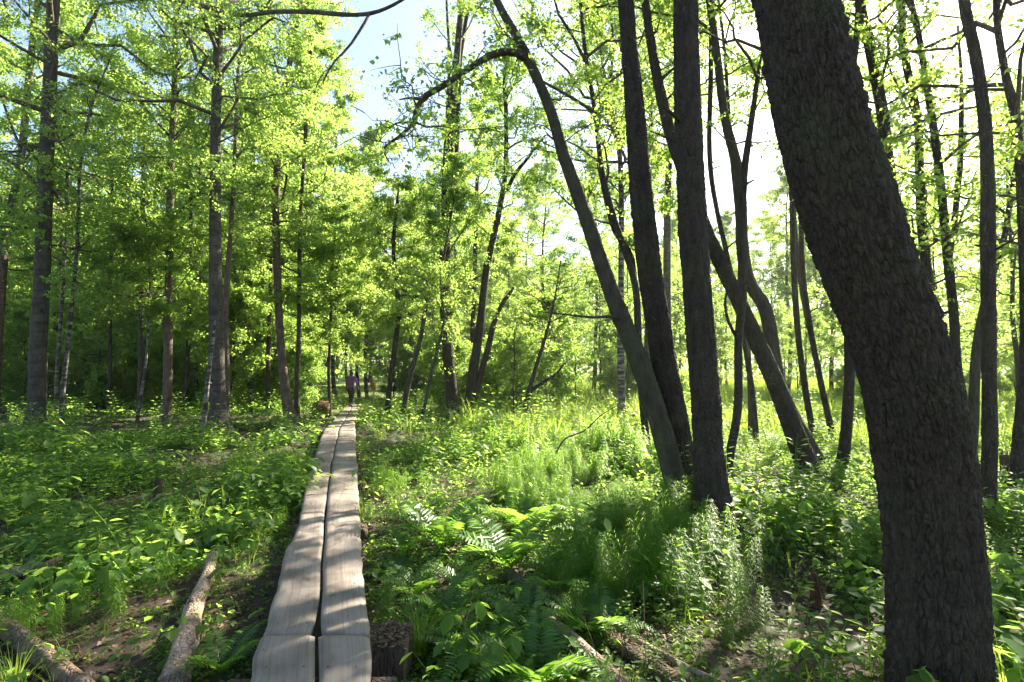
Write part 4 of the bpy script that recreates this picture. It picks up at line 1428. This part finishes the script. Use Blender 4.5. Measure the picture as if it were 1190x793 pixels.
def fern_tmpl(seed, n, L, pinn=True, el=(.75, 1.2), nfr=20):
    r = np.random.default_rng(seed)
    parts = []
    for k in range(n):
        parts += frond(r, L * (.7 + .45 * r.random()), k * 2 * np.pi / n + r.normal() * .25, el[0] + (el[1] - el[0]) * r.random(), 1.0 + .6 * r.random(), nfr, .2, pinn)
    return tmpl(parts)


def grass_tmpl(seed, n, h, w=.004, spread=.05, droop=.6, segs=4):
    r = np.random.default_rng(seed)
    s = np.linspace(0, 1, segs + 1)
    a = r.random(n) * 6.28
    L = h * (.55 + .6 * r.random(n))
    lean = (.15 + droop * r.random(n))
    base = np.stack([np.cos(a), np.sin(a)], -1) * (spread * r.random((n, 1)))
    hd = np.stack([np.cos(a + r.normal(size=n) * .5), np.sin(a + r.normal(size=n) * .5)], -1)
    out = lean[:, None] * s ** 1.8
    C = np.zeros((n, segs + 1, 3))
    C[..., :2] = base[:, None] + hd[:, None] * (L[:, None] * out)[..., None]
    C[..., 2] = L[:, None] * (s - .35 * lean[:, None] * s ** 2.4)
    sd = np.stack([-hd[:, 1], hd[:, 0], np.zeros(n)], -1)[:, None] * (w * (1 - s ** 1.5) + .0004)[None, :, None]
    V = np.stack([C - sd, C + sd], 2)
    b = (np.arange(n)[:, None] * (segs + 1) + np.arange(segs)[None]) * 2
    q = np.stack([b, b + 1, b + 3, b + 2], -1).reshape(-1, 4)
    return V.reshape(-1, 3), {4: q}


def scatter(g, T, loc, rot, sc, lean):
    V, F_ = T
    n = len(loc)
    if not n:
        return
    c, s = np.cos(rot)[:, None], np.sin(rot)[:, None]
    X = (V[None, :, 0] * c - V[None, :, 1] * s) * sc[:, None]
    Y = (V[None, :, 0] * s + V[None, :, 1] * c) * sc[:, None]
    Z = V[None, :, 2] * sc[:, None]
    W = np.stack([X + loc[:, None, 0] + Z * lean[:, None, 0], Y + loc[:, None, 1] + Z * lean[:, None, 1], Z + loc[:, None, 2]], -1)
    fs = [(f[None] + (np.arange(n) * len(V))[:, None, None]).reshape(-1, f.shape[1]) for f in F_.values()]
    g.add(W.reshape(-1, 3), *fs)


def wx_(y, u):
    return u * (y + .6)


FERNS = [(518, 640, 1.25, .42), (592, 664, 1.2, .4), (566, 770, 1.0, .3), (628, 800, .9, .3), (560, 705, .8, .2), (262, 785, .62, .16), (286, 668, .75, .2), (706, 640, 1.1, .3), (470, 560, 1.0, .3), (130, 560, 1.3, .4), (318, 560, 1.1, .3),
         (486, 760, 1., .2), (446, 735, 1., .15), (40, 668, 1., .42), (20, 690, 1., .3), (606, 620, 1.1, .35), (650, 690, 1., .3)]
FXY = [(*on_z(a, b_, -.27)[:2], rr_) for a, b_, _, rr_ in FERNS]


def mask(x, y, margin=.03):
    """how thickly herbs grow: thin on the trodden dark soil, none on the boards or in the mud"""
    cl, cr = curve_x(CL, y), curve_x(CR, y)
    on = (x > cl - margin) & (x < cr + margin) & (y < 25)
    m = smooth(.30, .62, n2(x, y, 1.3, 51) * .65 + n2(x, y, .4, 52) * .35)
    m = np.where(x > -.2, .68 + .32 * m, .10 + .90 * m ** 1.3)
    left = smooth(-.4, -1.2, x) * smooth(5.2, 3.6, y)
    m = m * (1 - .55 * left)
    mud = 1.2 * np.exp(-(((x - 2.1) / .8) ** 2 + ((y - 3.85) / .8) ** 2)) + .8 * np.exp(-(((x - 1.1) / .45) ** 2 + ((y - 2.9) / .25) ** 2)) \
        + .15 * np.exp(-(((x + .15) / .25) ** 2 + ((y - 3.6) / .25) ** 2)) + .8 * np.exp(-(((x - 3.4) / .5) ** 2 + ((y - 6.5) / .6) ** 2))
    m = m * np.clip(1 - 1.2 * mud, 0, 1)
    m = m * (1 - .62 * smooth(.9, 1.3, x) * smooth(3.9, 3.3, y))
    m = m * (1 - .45 * smooth(-1.5, -2.5, x) * smooth(.45, .6, n2(x, y, 1.4, 55)))
    edge = np.exp(-((x - cl + .18) / .16) ** 2) * (y < 7)
    m = m * (1 - .6 * edge)
    for fx, fy, fr_2 in FXY:
        m = m * (1 - .6 * np.exp(-((x - fx) ** 2 + (y - fy + .1) ** 2) / (fr_2 * .8) ** 2))
    return np.where(on, 0, m)


def sample(r, n, y0, y1, umax=1.2, f=None):
    y = np.sqrt(y0 ** 2 + (y1 ** 2 - y0 ** 2) * r.random(n))
    x = wx_(y, (2 * r.random(n) - 1) * umax)
    k = r.random(n) < (f or mask)(x, y)
    x, y = x[k], y[k]
    return np.stack([x, y, gz(x, y) - .01], -1)


def strew(g, r, temps, pos, sc=(.7, 1.25), lean=.12):
    # kinds grow in patches, and some patches stand taller
    f = np.clip((n2(pos[:, 0], pos[:, 1], .9, 400 + len(temps)) - .22) / .56, 0, 1) * .62 + .38 * r.random(len(pos))
    pick = np.minimum((f * len(temps)).astype(int), len(temps) - 1)
    tall = .62 + .85 * smooth(.25, .75, n2(pos[:, 0] + 9, pos[:, 1], 1.1, 431))
    for k, T in enumerate(temps):
        p = pos[pick == k]
        n = len(p)
        scatter(g, T, p, r.random(n) * 6.28, (sc[0] + (sc[1] - sc[0]) * r.random(n)) * tall[pick == k], r.normal(size=(n, 2)) * lean)


r = np.random.default_rng(201)
near = [herb_tmpl(1, .34, 6, .075), herb_tmpl(2, .26, 5, .085), herb_tmpl(3, .42, 8, .07), rosette_tmpl(4, .22, 7, .075), rosette_tmpl(5, .16, 9, .06), rosette_tmpl(6, .28, 6, .095),
        herb_tmpl(7, .2, 5, .05, 3), herb_tmpl(8, .5, 9, .08, 2, True, .48)]
mid = [herb_tmpl(11, .42, 8, .075, 2, False), herb_tmpl(12, .34, 7, .08, 3, False), rosette_tmpl(13, .28, 8, .08, False), rosette_tmpl(14, .22, 10, .06, False), herb_tmpl(16, .36, 9, .055, 3, False, .4), herb_tmpl(15, .6, 10, .08, 2, False)]
far = [herb_tmpl(21, .55, 8, .12, 2, False), rosette_tmpl(22, .4, 9, .12, False), herb_tmpl(23, .75, 9, .12, 2, False)]
g = Geo()
strew(g, r, near, sample(r, 4200, 1.3, 5.4), (.55, 1.15))
strew(g, r, [near[4], near[6]], sample(r, 2400, 1.3, 5.5), (.4, .9))
strew(g, r, mid, sample(r, 9500, 5.4, 11.5), (.65, 1.2))
fm = lambda x, y: mask(x, y) * np.where(x > 1.0, .55, 1.)
strew(g, r, far, sample(r, 9000, 11.5, 30, 1.15, fm), (.6, 1.15))
def lush(x, y):
    c = .9 * np.exp(-(((x - 1.3) / .5) ** 2 + ((y - 4.3) / .35) ** 2)) + .9 * np.exp(-(((x - .3) / .5) ** 2 + ((y - 8.2) / 1.4) ** 2)) + .32 * smooth(-1.6, -3.2, x) * smooth(5.5, 7.5, y) \
        + .5 * np.exp(-(((x - 3.8) / 1.) ** 2 + ((y - 5.8) / .7) ** 2)) + .6 * smooth(-.2, .4, x) * smooth(8, 10, y) * smooth(14, 12, y)
    return mask(x, y) * np.clip(c, 0, 1) * smooth(.40, .58, n2(x, y, .8, 441))


lushT = [herb_tmpl(61, .62, 9, .10, 2, True, .5), herb_tmpl(62, .5, 8, .12, 2, True, .6), rosette_tmpl(63, .42, 9, .12), herb_tmpl(64, .75, 11, .09, 2, True, .45)]
strew(g, r, lushT, sample(r, 2600, 2.6, 9, 1.1, lush), (.7, 1.1), .15)
strew(g, r, [mid[5], far[0], far[2]], sample(r, 3600, 9, 16, 1.1, lush), (.7, 1.1), .15)
tag(link("undergrowth", g.mesh("undergrowth", [M["herb"]])), "knee-high leafy green herbs covering the forest floor", "undergrowth", None, "stuff")

# tiny seedlings and moss sprigs on the dark soil
g = Geo()
tiny = [rosette_tmpl(31, .05, 6, .03, False), rosette_tmpl(32, .07, 5, .038, False), herb_tmpl(33, .1, 3, .035, 2, False)]
fs = lambda x, y: np.where(mask(x, y) > 0, .8, 0)
strew(g, r, tiny, sample(r, 7500, 1.3, 6.5, 1.2, fs), (.6, 1.3))
tag(link("seedlings", g.mesh("seedlings", [M["herb"]])), "tiny seedlings dotted over the dark soil", "seedlings", None, "stuff")

# horsetail drifts
ht = [horsetail_tmpl(41, .5, 11, 8), horsetail_tmpl(42, .42, 10, 8), horsetail_tmpl(43, .36, 9, 8)]
htf = [horsetail_tmpl(44, .55, 10, 8, False), horsetail_tmpl(45, .45, 9, 7, False)]


def hmask(x, y):
    on = (x > curve_x(CL, y) - .12) & (x < curve_x(CR, y) + .12)
    a = np.exp(-(((x - 1.05) / .55) ** 2 + ((y - 4.6) / .8) ** 2)) + np.exp(-(((x - .6) / .6) ** 2 + ((y - 6.0) / 1.6) ** 2)) + .8 * np.exp(-(((x - 1.2) / .9) ** 2 + ((y - 8.5) / 2.) ** 2)) \
        + .9 * np.exp(-(((x + 3.1) / .35) ** 2 + ((y - 3.45) / .25) ** 2)) + .7 * np.exp(-(((x - .15) / .2) ** 2 + ((y - 4.3) / .3) ** 2)) + .5 * np.exp(-(((x + 2.2) / .8) ** 2 + ((y - 6.2) / 1.) ** 2))
    a = a + .75 * np.exp(-(((x - .25) / .42) ** 2 + ((y - 5.0) / 1.3) ** 2)) + .6 * np.exp(-(((x - .45) / .35) ** 2 + ((y - 3.7) / .3) ** 2))
    a = a * smooth(.30, .55, n2(x, y, .5, 71))
    return np.where(on, 0, np.clip(a, 0, 1))


g = Geo()
strew(g, r, ht, sample(r, 5200, 2.0, 7.5, .95, hmask), (.7, 1.15), .1)
strew(g, r, htf, sample(r, 4400, 7.0, 12, .7, hmask), (.7, 1.15), .1)
tag(link("horsetail_drift", g.mesh("horsetail_drift", [M["horsetail"]])), "feathery bright green horsetails in drifts among the herbs", "horsetails", None, "stuff")

# grass: meadow beyond the trees, thin blades elsewhere
g = Geo()
gt = [grass_tmpl(51, 26, .5, .006, .16), grass_tmpl(52, 22, .65, .006, .2), grass_tmpl(53, 30, .4, .006, .18)]


def meadow(x, y):
    m = smooth(9.5, 15, y + .55 * x) * np.where(x > -1.5, 1, smooth(-7, -1.5, x) * smooth(17, 12, y) * .3)
    on = (x > curve_x(CL, y) - .2) & (x < curve_x(CR, y) + .2)
    return np.where(on, 0, m * (.45 + .55 * n2(x, y, 1.8, 81)))


strew(g, r, gt, sample(r, 5200, 7.5, 20, 1.15, meadow), (.6, 1.1))
gtf = [grass_tmpl(54, 20, .6, .014, .4, .6, 2), grass_tmpl(55, 18, .8, .014, .5, .6, 2)]
strew(g, r, gtf, sample(r, 12000, 20, 58, 1.2, lambda x, y: meadow(x, y) * np.where(x > -2, 1, .4)), (.7, 1.2))
fine = [grass_tmpl(56, 8, .3, .0022, .05, .7), grass_tmpl(57, 6, .22, .002, .04, .7)]
strew(g, r, fine, sample(r, 900, 1.5, 7), (.6, 1.2))
tag(link("meadow_grass", g.mesh("meadow_grass", [M["grass"]])), "tall sunlit yellow-green grass of the open meadow", "grass", None, "stuff")

# dead leaves and twigs on the soil
g = Geo()
n = 15000
y = np.sqrt(1.2 ** 2 + (8 ** 2 - 1.2 ** 2) * r.random(n))
x = wx_(y, (2 * r.random(n) - 1) * 1.15)
k = ~((x > curve_x(CL, y) - .02) & (x < curve_x(CR, y) + .02))
x, y = x[k], y[k]
n = len(x)
nn = r.normal(size=(n, 3)) * .45 + [0, 0, 1]
V, f = leaf_geo(np.stack([x, y, gz(x, y) + .012 + .012 * r.random(n)], -1), .025 + .045 * r.random(n), rand_dirs(r, n) * [1, 1, .25], nn, .55)
g.add(V, f)
n = 1100
y = np.sqrt(1.2 ** 2 + (7.5 ** 2 - 1.2 ** 2) * r.random(n))
x = wx_(y, (2 * r.random(n) - 1) * 1.1)
k = ~((x > curve_x(CL, y) - .2) & (x < curve_x(CR, y) + .2))
x, y = x[k], y[k]
n = len(x)
a = r.random(n) * 6.28
L = .08 + .35 * r.random(n) ** 2
d = np.stack([np.cos(a), np.sin(a), r.normal(size=n) * .12], -1) * L[:, None]
p0 = np.stack([x, y, gz(x, y) + .012], -1)
V, f = tubes(np.stack([p0, p0 + d * .5 + r.normal(size=(n, 3)) * .012, p0 + d], 1), np.repeat((.002 + .004 * r.random(n))[:, None], 3, 1) * [1, .9, .6], 4)
g.add(V, f)
# dead stalks of last year's weeds
n = 420
y = np.sqrt(2.2 ** 2 + (10 ** 2 - 2.2 ** 2) * r.random(n))
x = wx_(y, (2 * r.random(n) - 1) * 1.1)
k = r.random(n) < mask(x, y, .1)
x, y = x[k], y[k]
n = len(x)
p0 = np.stack([x, y, gz(x, y)], -1)
L = .25 + .5 * r.random(n)
q = np.linspace(0, 1, 6)
a = r.random(n) * 6.28
bn = (.1 + 1.0 * r.random(n) ** 1.5)
C = p0[:, None] + np.stack([np.cos(a)[:, None] * bn[:, None] * q ** 2 * L[:, None], np.sin(a)[:, None] * bn[:, None] * q ** 2 * L[:, None], L[:, None] * (q - .45 * bn[:, None] * q ** 2.5)], -1)
V, f = tubes(C, np.repeat((.0015 + .0015 * r.random(n))[:, None], 6, 1) * (1.1 - .7 * q), 4)
g.add(V, f)
tag(link("leaf_litter", g.mesh("leaf_litter", [M["dead_leaf"]])), "brown dead leaves and twigs strewn over the soil", "leaf litter", None, "stuff")

# a few dropped leaves and crumbs on the boards
g = Geo()
n = 130
y = 2.0 + 9 * r.random(n) ** 1.3
x = curve_x(CL, y) + (curve_x(CR, y) - curve_x(CL, y)) * (.04 + .92 * r.random(n))
nn = r.normal(size=(n, 3)) * .15 + [0, 0, 1]
V, f = leaf_geo(np.stack([x, y, walk_z(y) + .010], -1), .008 + .018 * r.random(n) ** 2, rand_dirs(r, n) * [1, 1, .05], nn, .5)
g.add(V, f)
tag(link("board_litter", g.mesh("board_litter", [M["dead_leaf"]])), "dry crumbs and leaf scraps lying on the planks", "leaf litter", None, "stuff")


# ------------------------------------------------------------------ single ferns and clumps one can point to
def plant_at(name, label, cat, px, py, T, mat, part="fronds", sc=1., rz=0., group=None, dz=0.):
    p = on_z(px, py, -.27)
    for _ in range(6):
        p = on_z(px, py, g1(p[0], p[1]))
    V, F_ = T
    o = thing(name, label, cat, (p[0], p[1], p[2] - .01 + dz), group)
    o.rotation_euler = (0, 0, rz)
    o.scale = (sc, sc, sc)
    link(part, mesh_np(part, V, list(F_.values()), False, [M[mat]]), o)
    return o


F9, F7, F5 = fern_tmpl(301, 10, .66, False, (.7, 1.15), 24), fern_tmpl(302, 8, .6, False, (.6, 1.1), 22), fern_tmpl(303, 5, .5, True, (.5, .9))
F8 = fern_tmpl(304, 9, .55, False, (.6, 1.15), 22)
plant_at("fern", "large bright fern in a sunny patch, whitest fronds of all, right of mid boardwalk", "fern", 518, 640, F9, "fern", sc=1.3)
plant_at("fern", "sunlit spreading fern just above the dark rotting trunk", "fern", 592, 664, F7, "fern", sc=1.3, rz=1.)
plant_at("fern", "fern at bottom centre with upright fronds, right of the grass tuft", "fern", 566, 770, F8, "fern", sc=1.05, rz=2.)
plant_at("fern", "dark green fern at the bottom edge, below the sawn pole", "fern", 628, 800, F9, "fern", sc=.9, rz=.5)
plant_at("fern", "small fern half under the dark rotting trunk", "fern", 560, 705, F5, "fern", sc=.75, rz=3.)
plant_at("fern", "single bright fern at the left edge of the boardwalk, at the bottom of the picture", "fern", 258, 782, F7, "fern", sc=.6, rz=.2)
plant_at("fern", "small yellow-green fern left of the boardwalk beyond the peeled log", "fern", 286, 668, F5, "fern", sc=.7, rz=2.4)
plant_at("fern", "shaded fern against the foot of the massive leaning trunk", "fern", 1062, 800, F5, "fern", sc=.8, rz=2.9)
plant_at("fern", "fern in light shade left of the joined trunks' feet", "fern", 706, 640, F8, "fern", sc=1.25, rz=.9)
plant_at("fern", "fern among the herbs straight right of the far sleeper end", "fern", 470, 560, F8, "fern", sc=1.1, rz=1.6)
plant_at("fern", "fern in the middle of the left undergrowth, right of the largest birch", "fern", 130, 560, F9, "fern", sc=1.4, rz=.3)
plant_at("fern", "fern close left of the boardwalk's middle stretch", "fern", 318, 560, F7, "fern", sc=1.15, rz=2.2)
plant_at("fern", "bright fern close behind the sunlit spreading fern", "fern", 606, 620, F9, "fern", sc=1.15, rz=.7)
plant_at("fern", "fern with long fronds right of the sunlit spreading fern", "fern", 650, 690, F8, "fern", sc=1.1, rz=2.7)
for k, (px, py, sc_) in enumerate(((456, 668, .6), (484, 694, .7), (520, 722, .75), (468, 640, .6), (540, 690, .7), (690, 742, .8), (672, 668, .95), (735, 690, .9), (612, 745, .75), (500, 600, .9))):
    plant_at("fern", "small green fern among the low plants right of the near boardwalk", "fern", px, py, (F8, F7, F9)[k % 3], "fern", sc=sc_, rz=k * 1.3, group="small ferns right of the near boardwalk")
plant_at("grass_tuft", "arching pale-green grass tuft beside the square wooden block", "grass tuft", 486, 760, grass_tmpl(61, 130, .36, .0028, .05, .75), "grass", "blades")
plant_at("grass_tuft", "grass tuft in the bottom left corner by the thick brown log", "grass tuft", 14, 800, grass_tmpl(62, 50, .3, .0025, .05, .8), "grass", "blades")
plant_at("horsetail_clump", "round bright horsetail clump between the boardwalk edge and the grass tuft", "horsetail", 446, 735, horsetail_tmpl(63, .34, 13, 11), "horsetail", "stems", 1.0)
# leafy shoots in the right foreground
plant_at("tall_herb", "tall shoot with broad pale lit leaves just left of the massive leaning trunk's foot", "plant", 1012, 778, herb_tmpl(71, .55, 6, .15, 2, True, .42), "herb", "leaves")
plant_at("tall_herb", "arching stem with long leaves in front of the small orange-brown stump", "plant", 962, 760, herb_tmpl(72, .5, 8, .12, 1, True, .4), "herb", "leaves")
plant_at("tall_herb", "lit leafy shoot at the right edge below the massive trunk's bend", "plant", 1172, 776, herb_tmpl(73, .45, 7, .12, 2, True, .5), "herb", "leaves")
for k, (px, py) in enumerate(((796, 735), (818, 716), (838, 690), (772, 722), (852, 716))):
    T_ = herb_tmpl(80 + k, .62 - .05 * (k % 3), 10, .085, 2, True, .5)
    plant_at("nettle", "upright nettle-like plant in the dense stand before the joined trunks", "plant", px, py, T_, "herb", "leaves", 1., k, "nettle-like plants before the joined trunks")


# ------------------------------------------------------------------ the walker
def skin_obj(name, verts, edges, mat, parent, root=0, levels=2):
    me = bpy.data.meshes.new(name)
    me.from_pydata([v[:3] for v in verts], edges, [])
    me.materials.append(mat)
    o = link(name, me, parent)
    md = o.modifiers.new("skin", 'SKIN')
    md.use_smooth_shade = True
    if not me.skin_vertices:
        me.attributes.new("x", 'FLOAT', 'POINT') if False else None
    bpy.context.view_layer.objects.active = o
    lay = me.skin_vertices[0].data if me.skin_vertices else None
    if lay is None:
        bpy.ops.mesh.customdata_skin_add()
        lay = me.skin_vertices[0].data
    for k, v in enumerate(verts):
        rx = v[3]
        ry = v[4] if len(v) > 4 else v[3]
        lay[k].radius = (rx, ry)
        lay[k].use_root = (k == root)
    sb_ = o.modifiers.new("sub", 'SUBSURF')
    sb_.levels = sb_.render_levels = levels
    return o


pw = P(408, 470, 22.6)
pz = float(walk_z(22.6))
W_ = thing("person", "walker in purple top and black trousers, seen from behind at the boardwalk's far end", "person", (pw[0], 22.6, pz))
W_.scale = (.93, .93, .93)
# x right, y ahead (walking away), mid-stride: left foot ahead, right arm swung out
hip, kn, an = .86, .47, .08
body = [(0, 0, .90, .13, .10), (0, .01, 1.08, .12, .085), (0, .02, 1.27, .145, .095), (0, .02, 1.40, .085, .07), (0, .03, 1.47, .05, .05), (0, .05, 1.56, .082, .092), (0, .05, 1.645, .07, .082),
        (-.09, .02, .82, .085), (-.09, .14, .47, .058), (-.085, .10, .09, .04), (-.085, .22, .04, .034),
        (.09, -.02, .82, .085), (.085, -.06, .46, .058), (.08, -.24, .11, .04), (.08, -.15, .04, .034),
        (-.19, .02, 1.36, .05), (-.25, .06, 1.11, .038), (-.24, .20, .93, .028), (-.235, .25, .86, .026),
        (.19, .02, 1.36, .05), (.27, -.05, 1.12, .038), (.31, .03, .92, .028), (.32, .07, .86, .026),
        (0, .15, 1.55, .018), (-.088, .05, 1.55, .018), (.088, .05, 1.55, .018)]
be = [(0, 1), (1, 2), (2, 3), (3, 4), (4, 5), (5, 6), (0, 7), (7, 8), (8, 9), (9, 10), (0, 11), (11, 12), (12, 13), (13, 14), (3, 15), (15, 16), (16, 17), (17, 18), (3, 19), (19, 20), (20, 21), (21, 22), (5, 23), (5, 24), (5, 25)]
for hand, sx in ((18, -1), (22, 1)):                                   # five fingers each
    bx_, by_, bz_ = body[hand][:3]
    for q, (dx, dy, L_) in enumerate(((-.022, .012, .075), (-.008, .016, .085), (.008, .014, .08), (.022, .008, .065), (-.03 * sx, .03, .05))):
        body.append((bx_ + dx, by_ + dy + .03, bz_ - L_ * .6, .009))
        body.append((bx_ + dx * 1.1, by_ + dy + .05, bz_ - L_, .008))
        be += [(hand, len(body) - 2), (len(body) - 2, len(body) - 1)]
skin_obj("body", body, be, M["skin"], W_)
top = [(0, 0, .80, .15, .12), (0, 0, .92, .165, .125), (0, .01, 1.08, .15, .11), (0, .02, 1.27, .165, .115), (0, .02, 1.41, .10, .085), (-.19, .02, 1.365, .066), (-.25, .06, 1.11, .053), (-.242, .19, .95, .041),
       (.19, .02, 1.365, .066), (.27, -.05, 1.12, .053), (.307, .02, .935, .041)]
skin_obj("jacket", top, [(0, 1), (1, 2), (2, 3), (3, 4), (4, 5), (5, 6), (6, 7), (4, 8), (8, 9), (9, 10)], M["purple"], W_)
tr = [(0, 0, 1.0, .13, .10), (-.09, .02, .80, .10), (-.09, .14, .47, .072), (-.085, .105, .12, .056), (.09, -.02, .80, .10), (.085, -.06, .46, .072), (.08, -.23, .14, .056)]
skin_obj("trousers", tr, [(0, 1), (1, 2), (2, 3), (0, 4), (4, 5), (5, 6)], M["trousers"], W_)
hr = [(0, .03, 1.655, .085, .095), (0, .0, 1.59, .095, .09), (0, -.03, 1.50, .07, .05), (0, -.04, 1.42, .04, .03)]
skin_obj("hair", hr, [(0, 1), (1, 2), (2, 3)], M["hair"], W_)
for pts in ([(-.085, .07, .045, .048), (-.085, .16, .04, .046), (-.085, .25, .032, .036)], [(.08, -.26, .08, .048), (.08, -.19, .045, .046), (.08, -.12, .03, .036)]):
    skin_obj("shoe", pts, [(0, 1), (1, 2)], M["shoe"], W_)

# ------------------------------------------------------------------ light, sky, camera
AZ, EL = math.radians(40), math.radians(37)
w = bpy.data.worlds.new("World")
scene.world = w
w.use_nodes = True
nt = w.node_tree
nt.nodes.clear()
sky = nt.nodes.new("ShaderNodeTexSky")
sky.sky_type = 'NISHITA'
sky.sun_disc = False
sky.sun_elevation = EL
sky.sun_rotation = AZ
sky.air_density = 1.0
sky.dust_density = 1.2
bg = nt.nodes.new("ShaderNodeBackground")
bg.inputs[1].default_value = .062
ow = nt.nodes.new("ShaderNodeOutputWorld")
nt.links.new(sky.outputs[0], bg.inputs[0])
nt.links.new(bg.outputs[0], ow.inputs[0])
sun = bpy.data.lights.new("sun", 'SUN')
sun.energy = 5.0
sun.angle = math.radians(.55)
sun.color = (1., .91, .74)
so = link("sun", sun)
sd = np.array([math.sin(AZ) * math.cos(EL), math.cos(AZ) * math.cos(EL), math.sin(EL)])
from mathutils import Vector
so.rotation_euler = Vector(sd).to_track_quat('Z', 'Y').to_euler()
so.location = (20, 20, 30)

cam = bpy.data.cameras.new("camera")
cam.sensor_width = 36
cam.lens = 36 * F / 1190
cam.clip_start = .05
cam.clip_end = 3000
co = link("camera", cam)
co.location = (0, 0, CAMZ)
co.rotation_euler = (math.pi / 2 + TH, 0, 0)
scene.camera = co

# added thin volume that imitates veiling glare towards the sun
GLARE_DENSITY = .0006
if GLARE_DENSITY:
    m, nt, out = newmat("glare_volume")
    pv = N(nt, "ShaderNodeVolumePrincipled")
    pv.inputs["Color"].default_value = (.95, .97, .92, 1)
    pv.inputs["Density"].default_value = GLARE_DENSITY
    pv.inputs["Anisotropy"].default_value = .45
    nt.links.new(pv.outputs[0], out.inputs["Volume"])
    hx = np.array([[x, y, z] for z in (-3., 26.) for y in (-45., 905.) for x in (-605., 605.)])
    tag(link("glare_veil", mesh_np("glare_veil", hx, [np.array([[0, 2, 3, 1], [4, 5, 7, 6], [0, 1, 5, 4], [1, 3, 7, 5], [3, 2, 6, 7], [2, 0, 4, 6]])], False, [m])), kind="stuff")

scene.render.engine = 'CYCLES'
vs = scene.view_settings
vs.view_transform = 'Standard'
vs.look = 'None'
vs.exposure = 2.55
vs.gamma = 1.0
vs.use_curve_mapping = False
cy = scene.cycles
cy.max_bounces = 8
cy.diffuse_bounces = 4
cy.glossy_bounces = 2
cy.transmission_bounces = 4
cy.transparent_max_bounces = 4
cy.use_denoising = True
cy.caustics_reflective = False
cy.caustics_refractive = False
cy.sample_clamp_indirect = 6
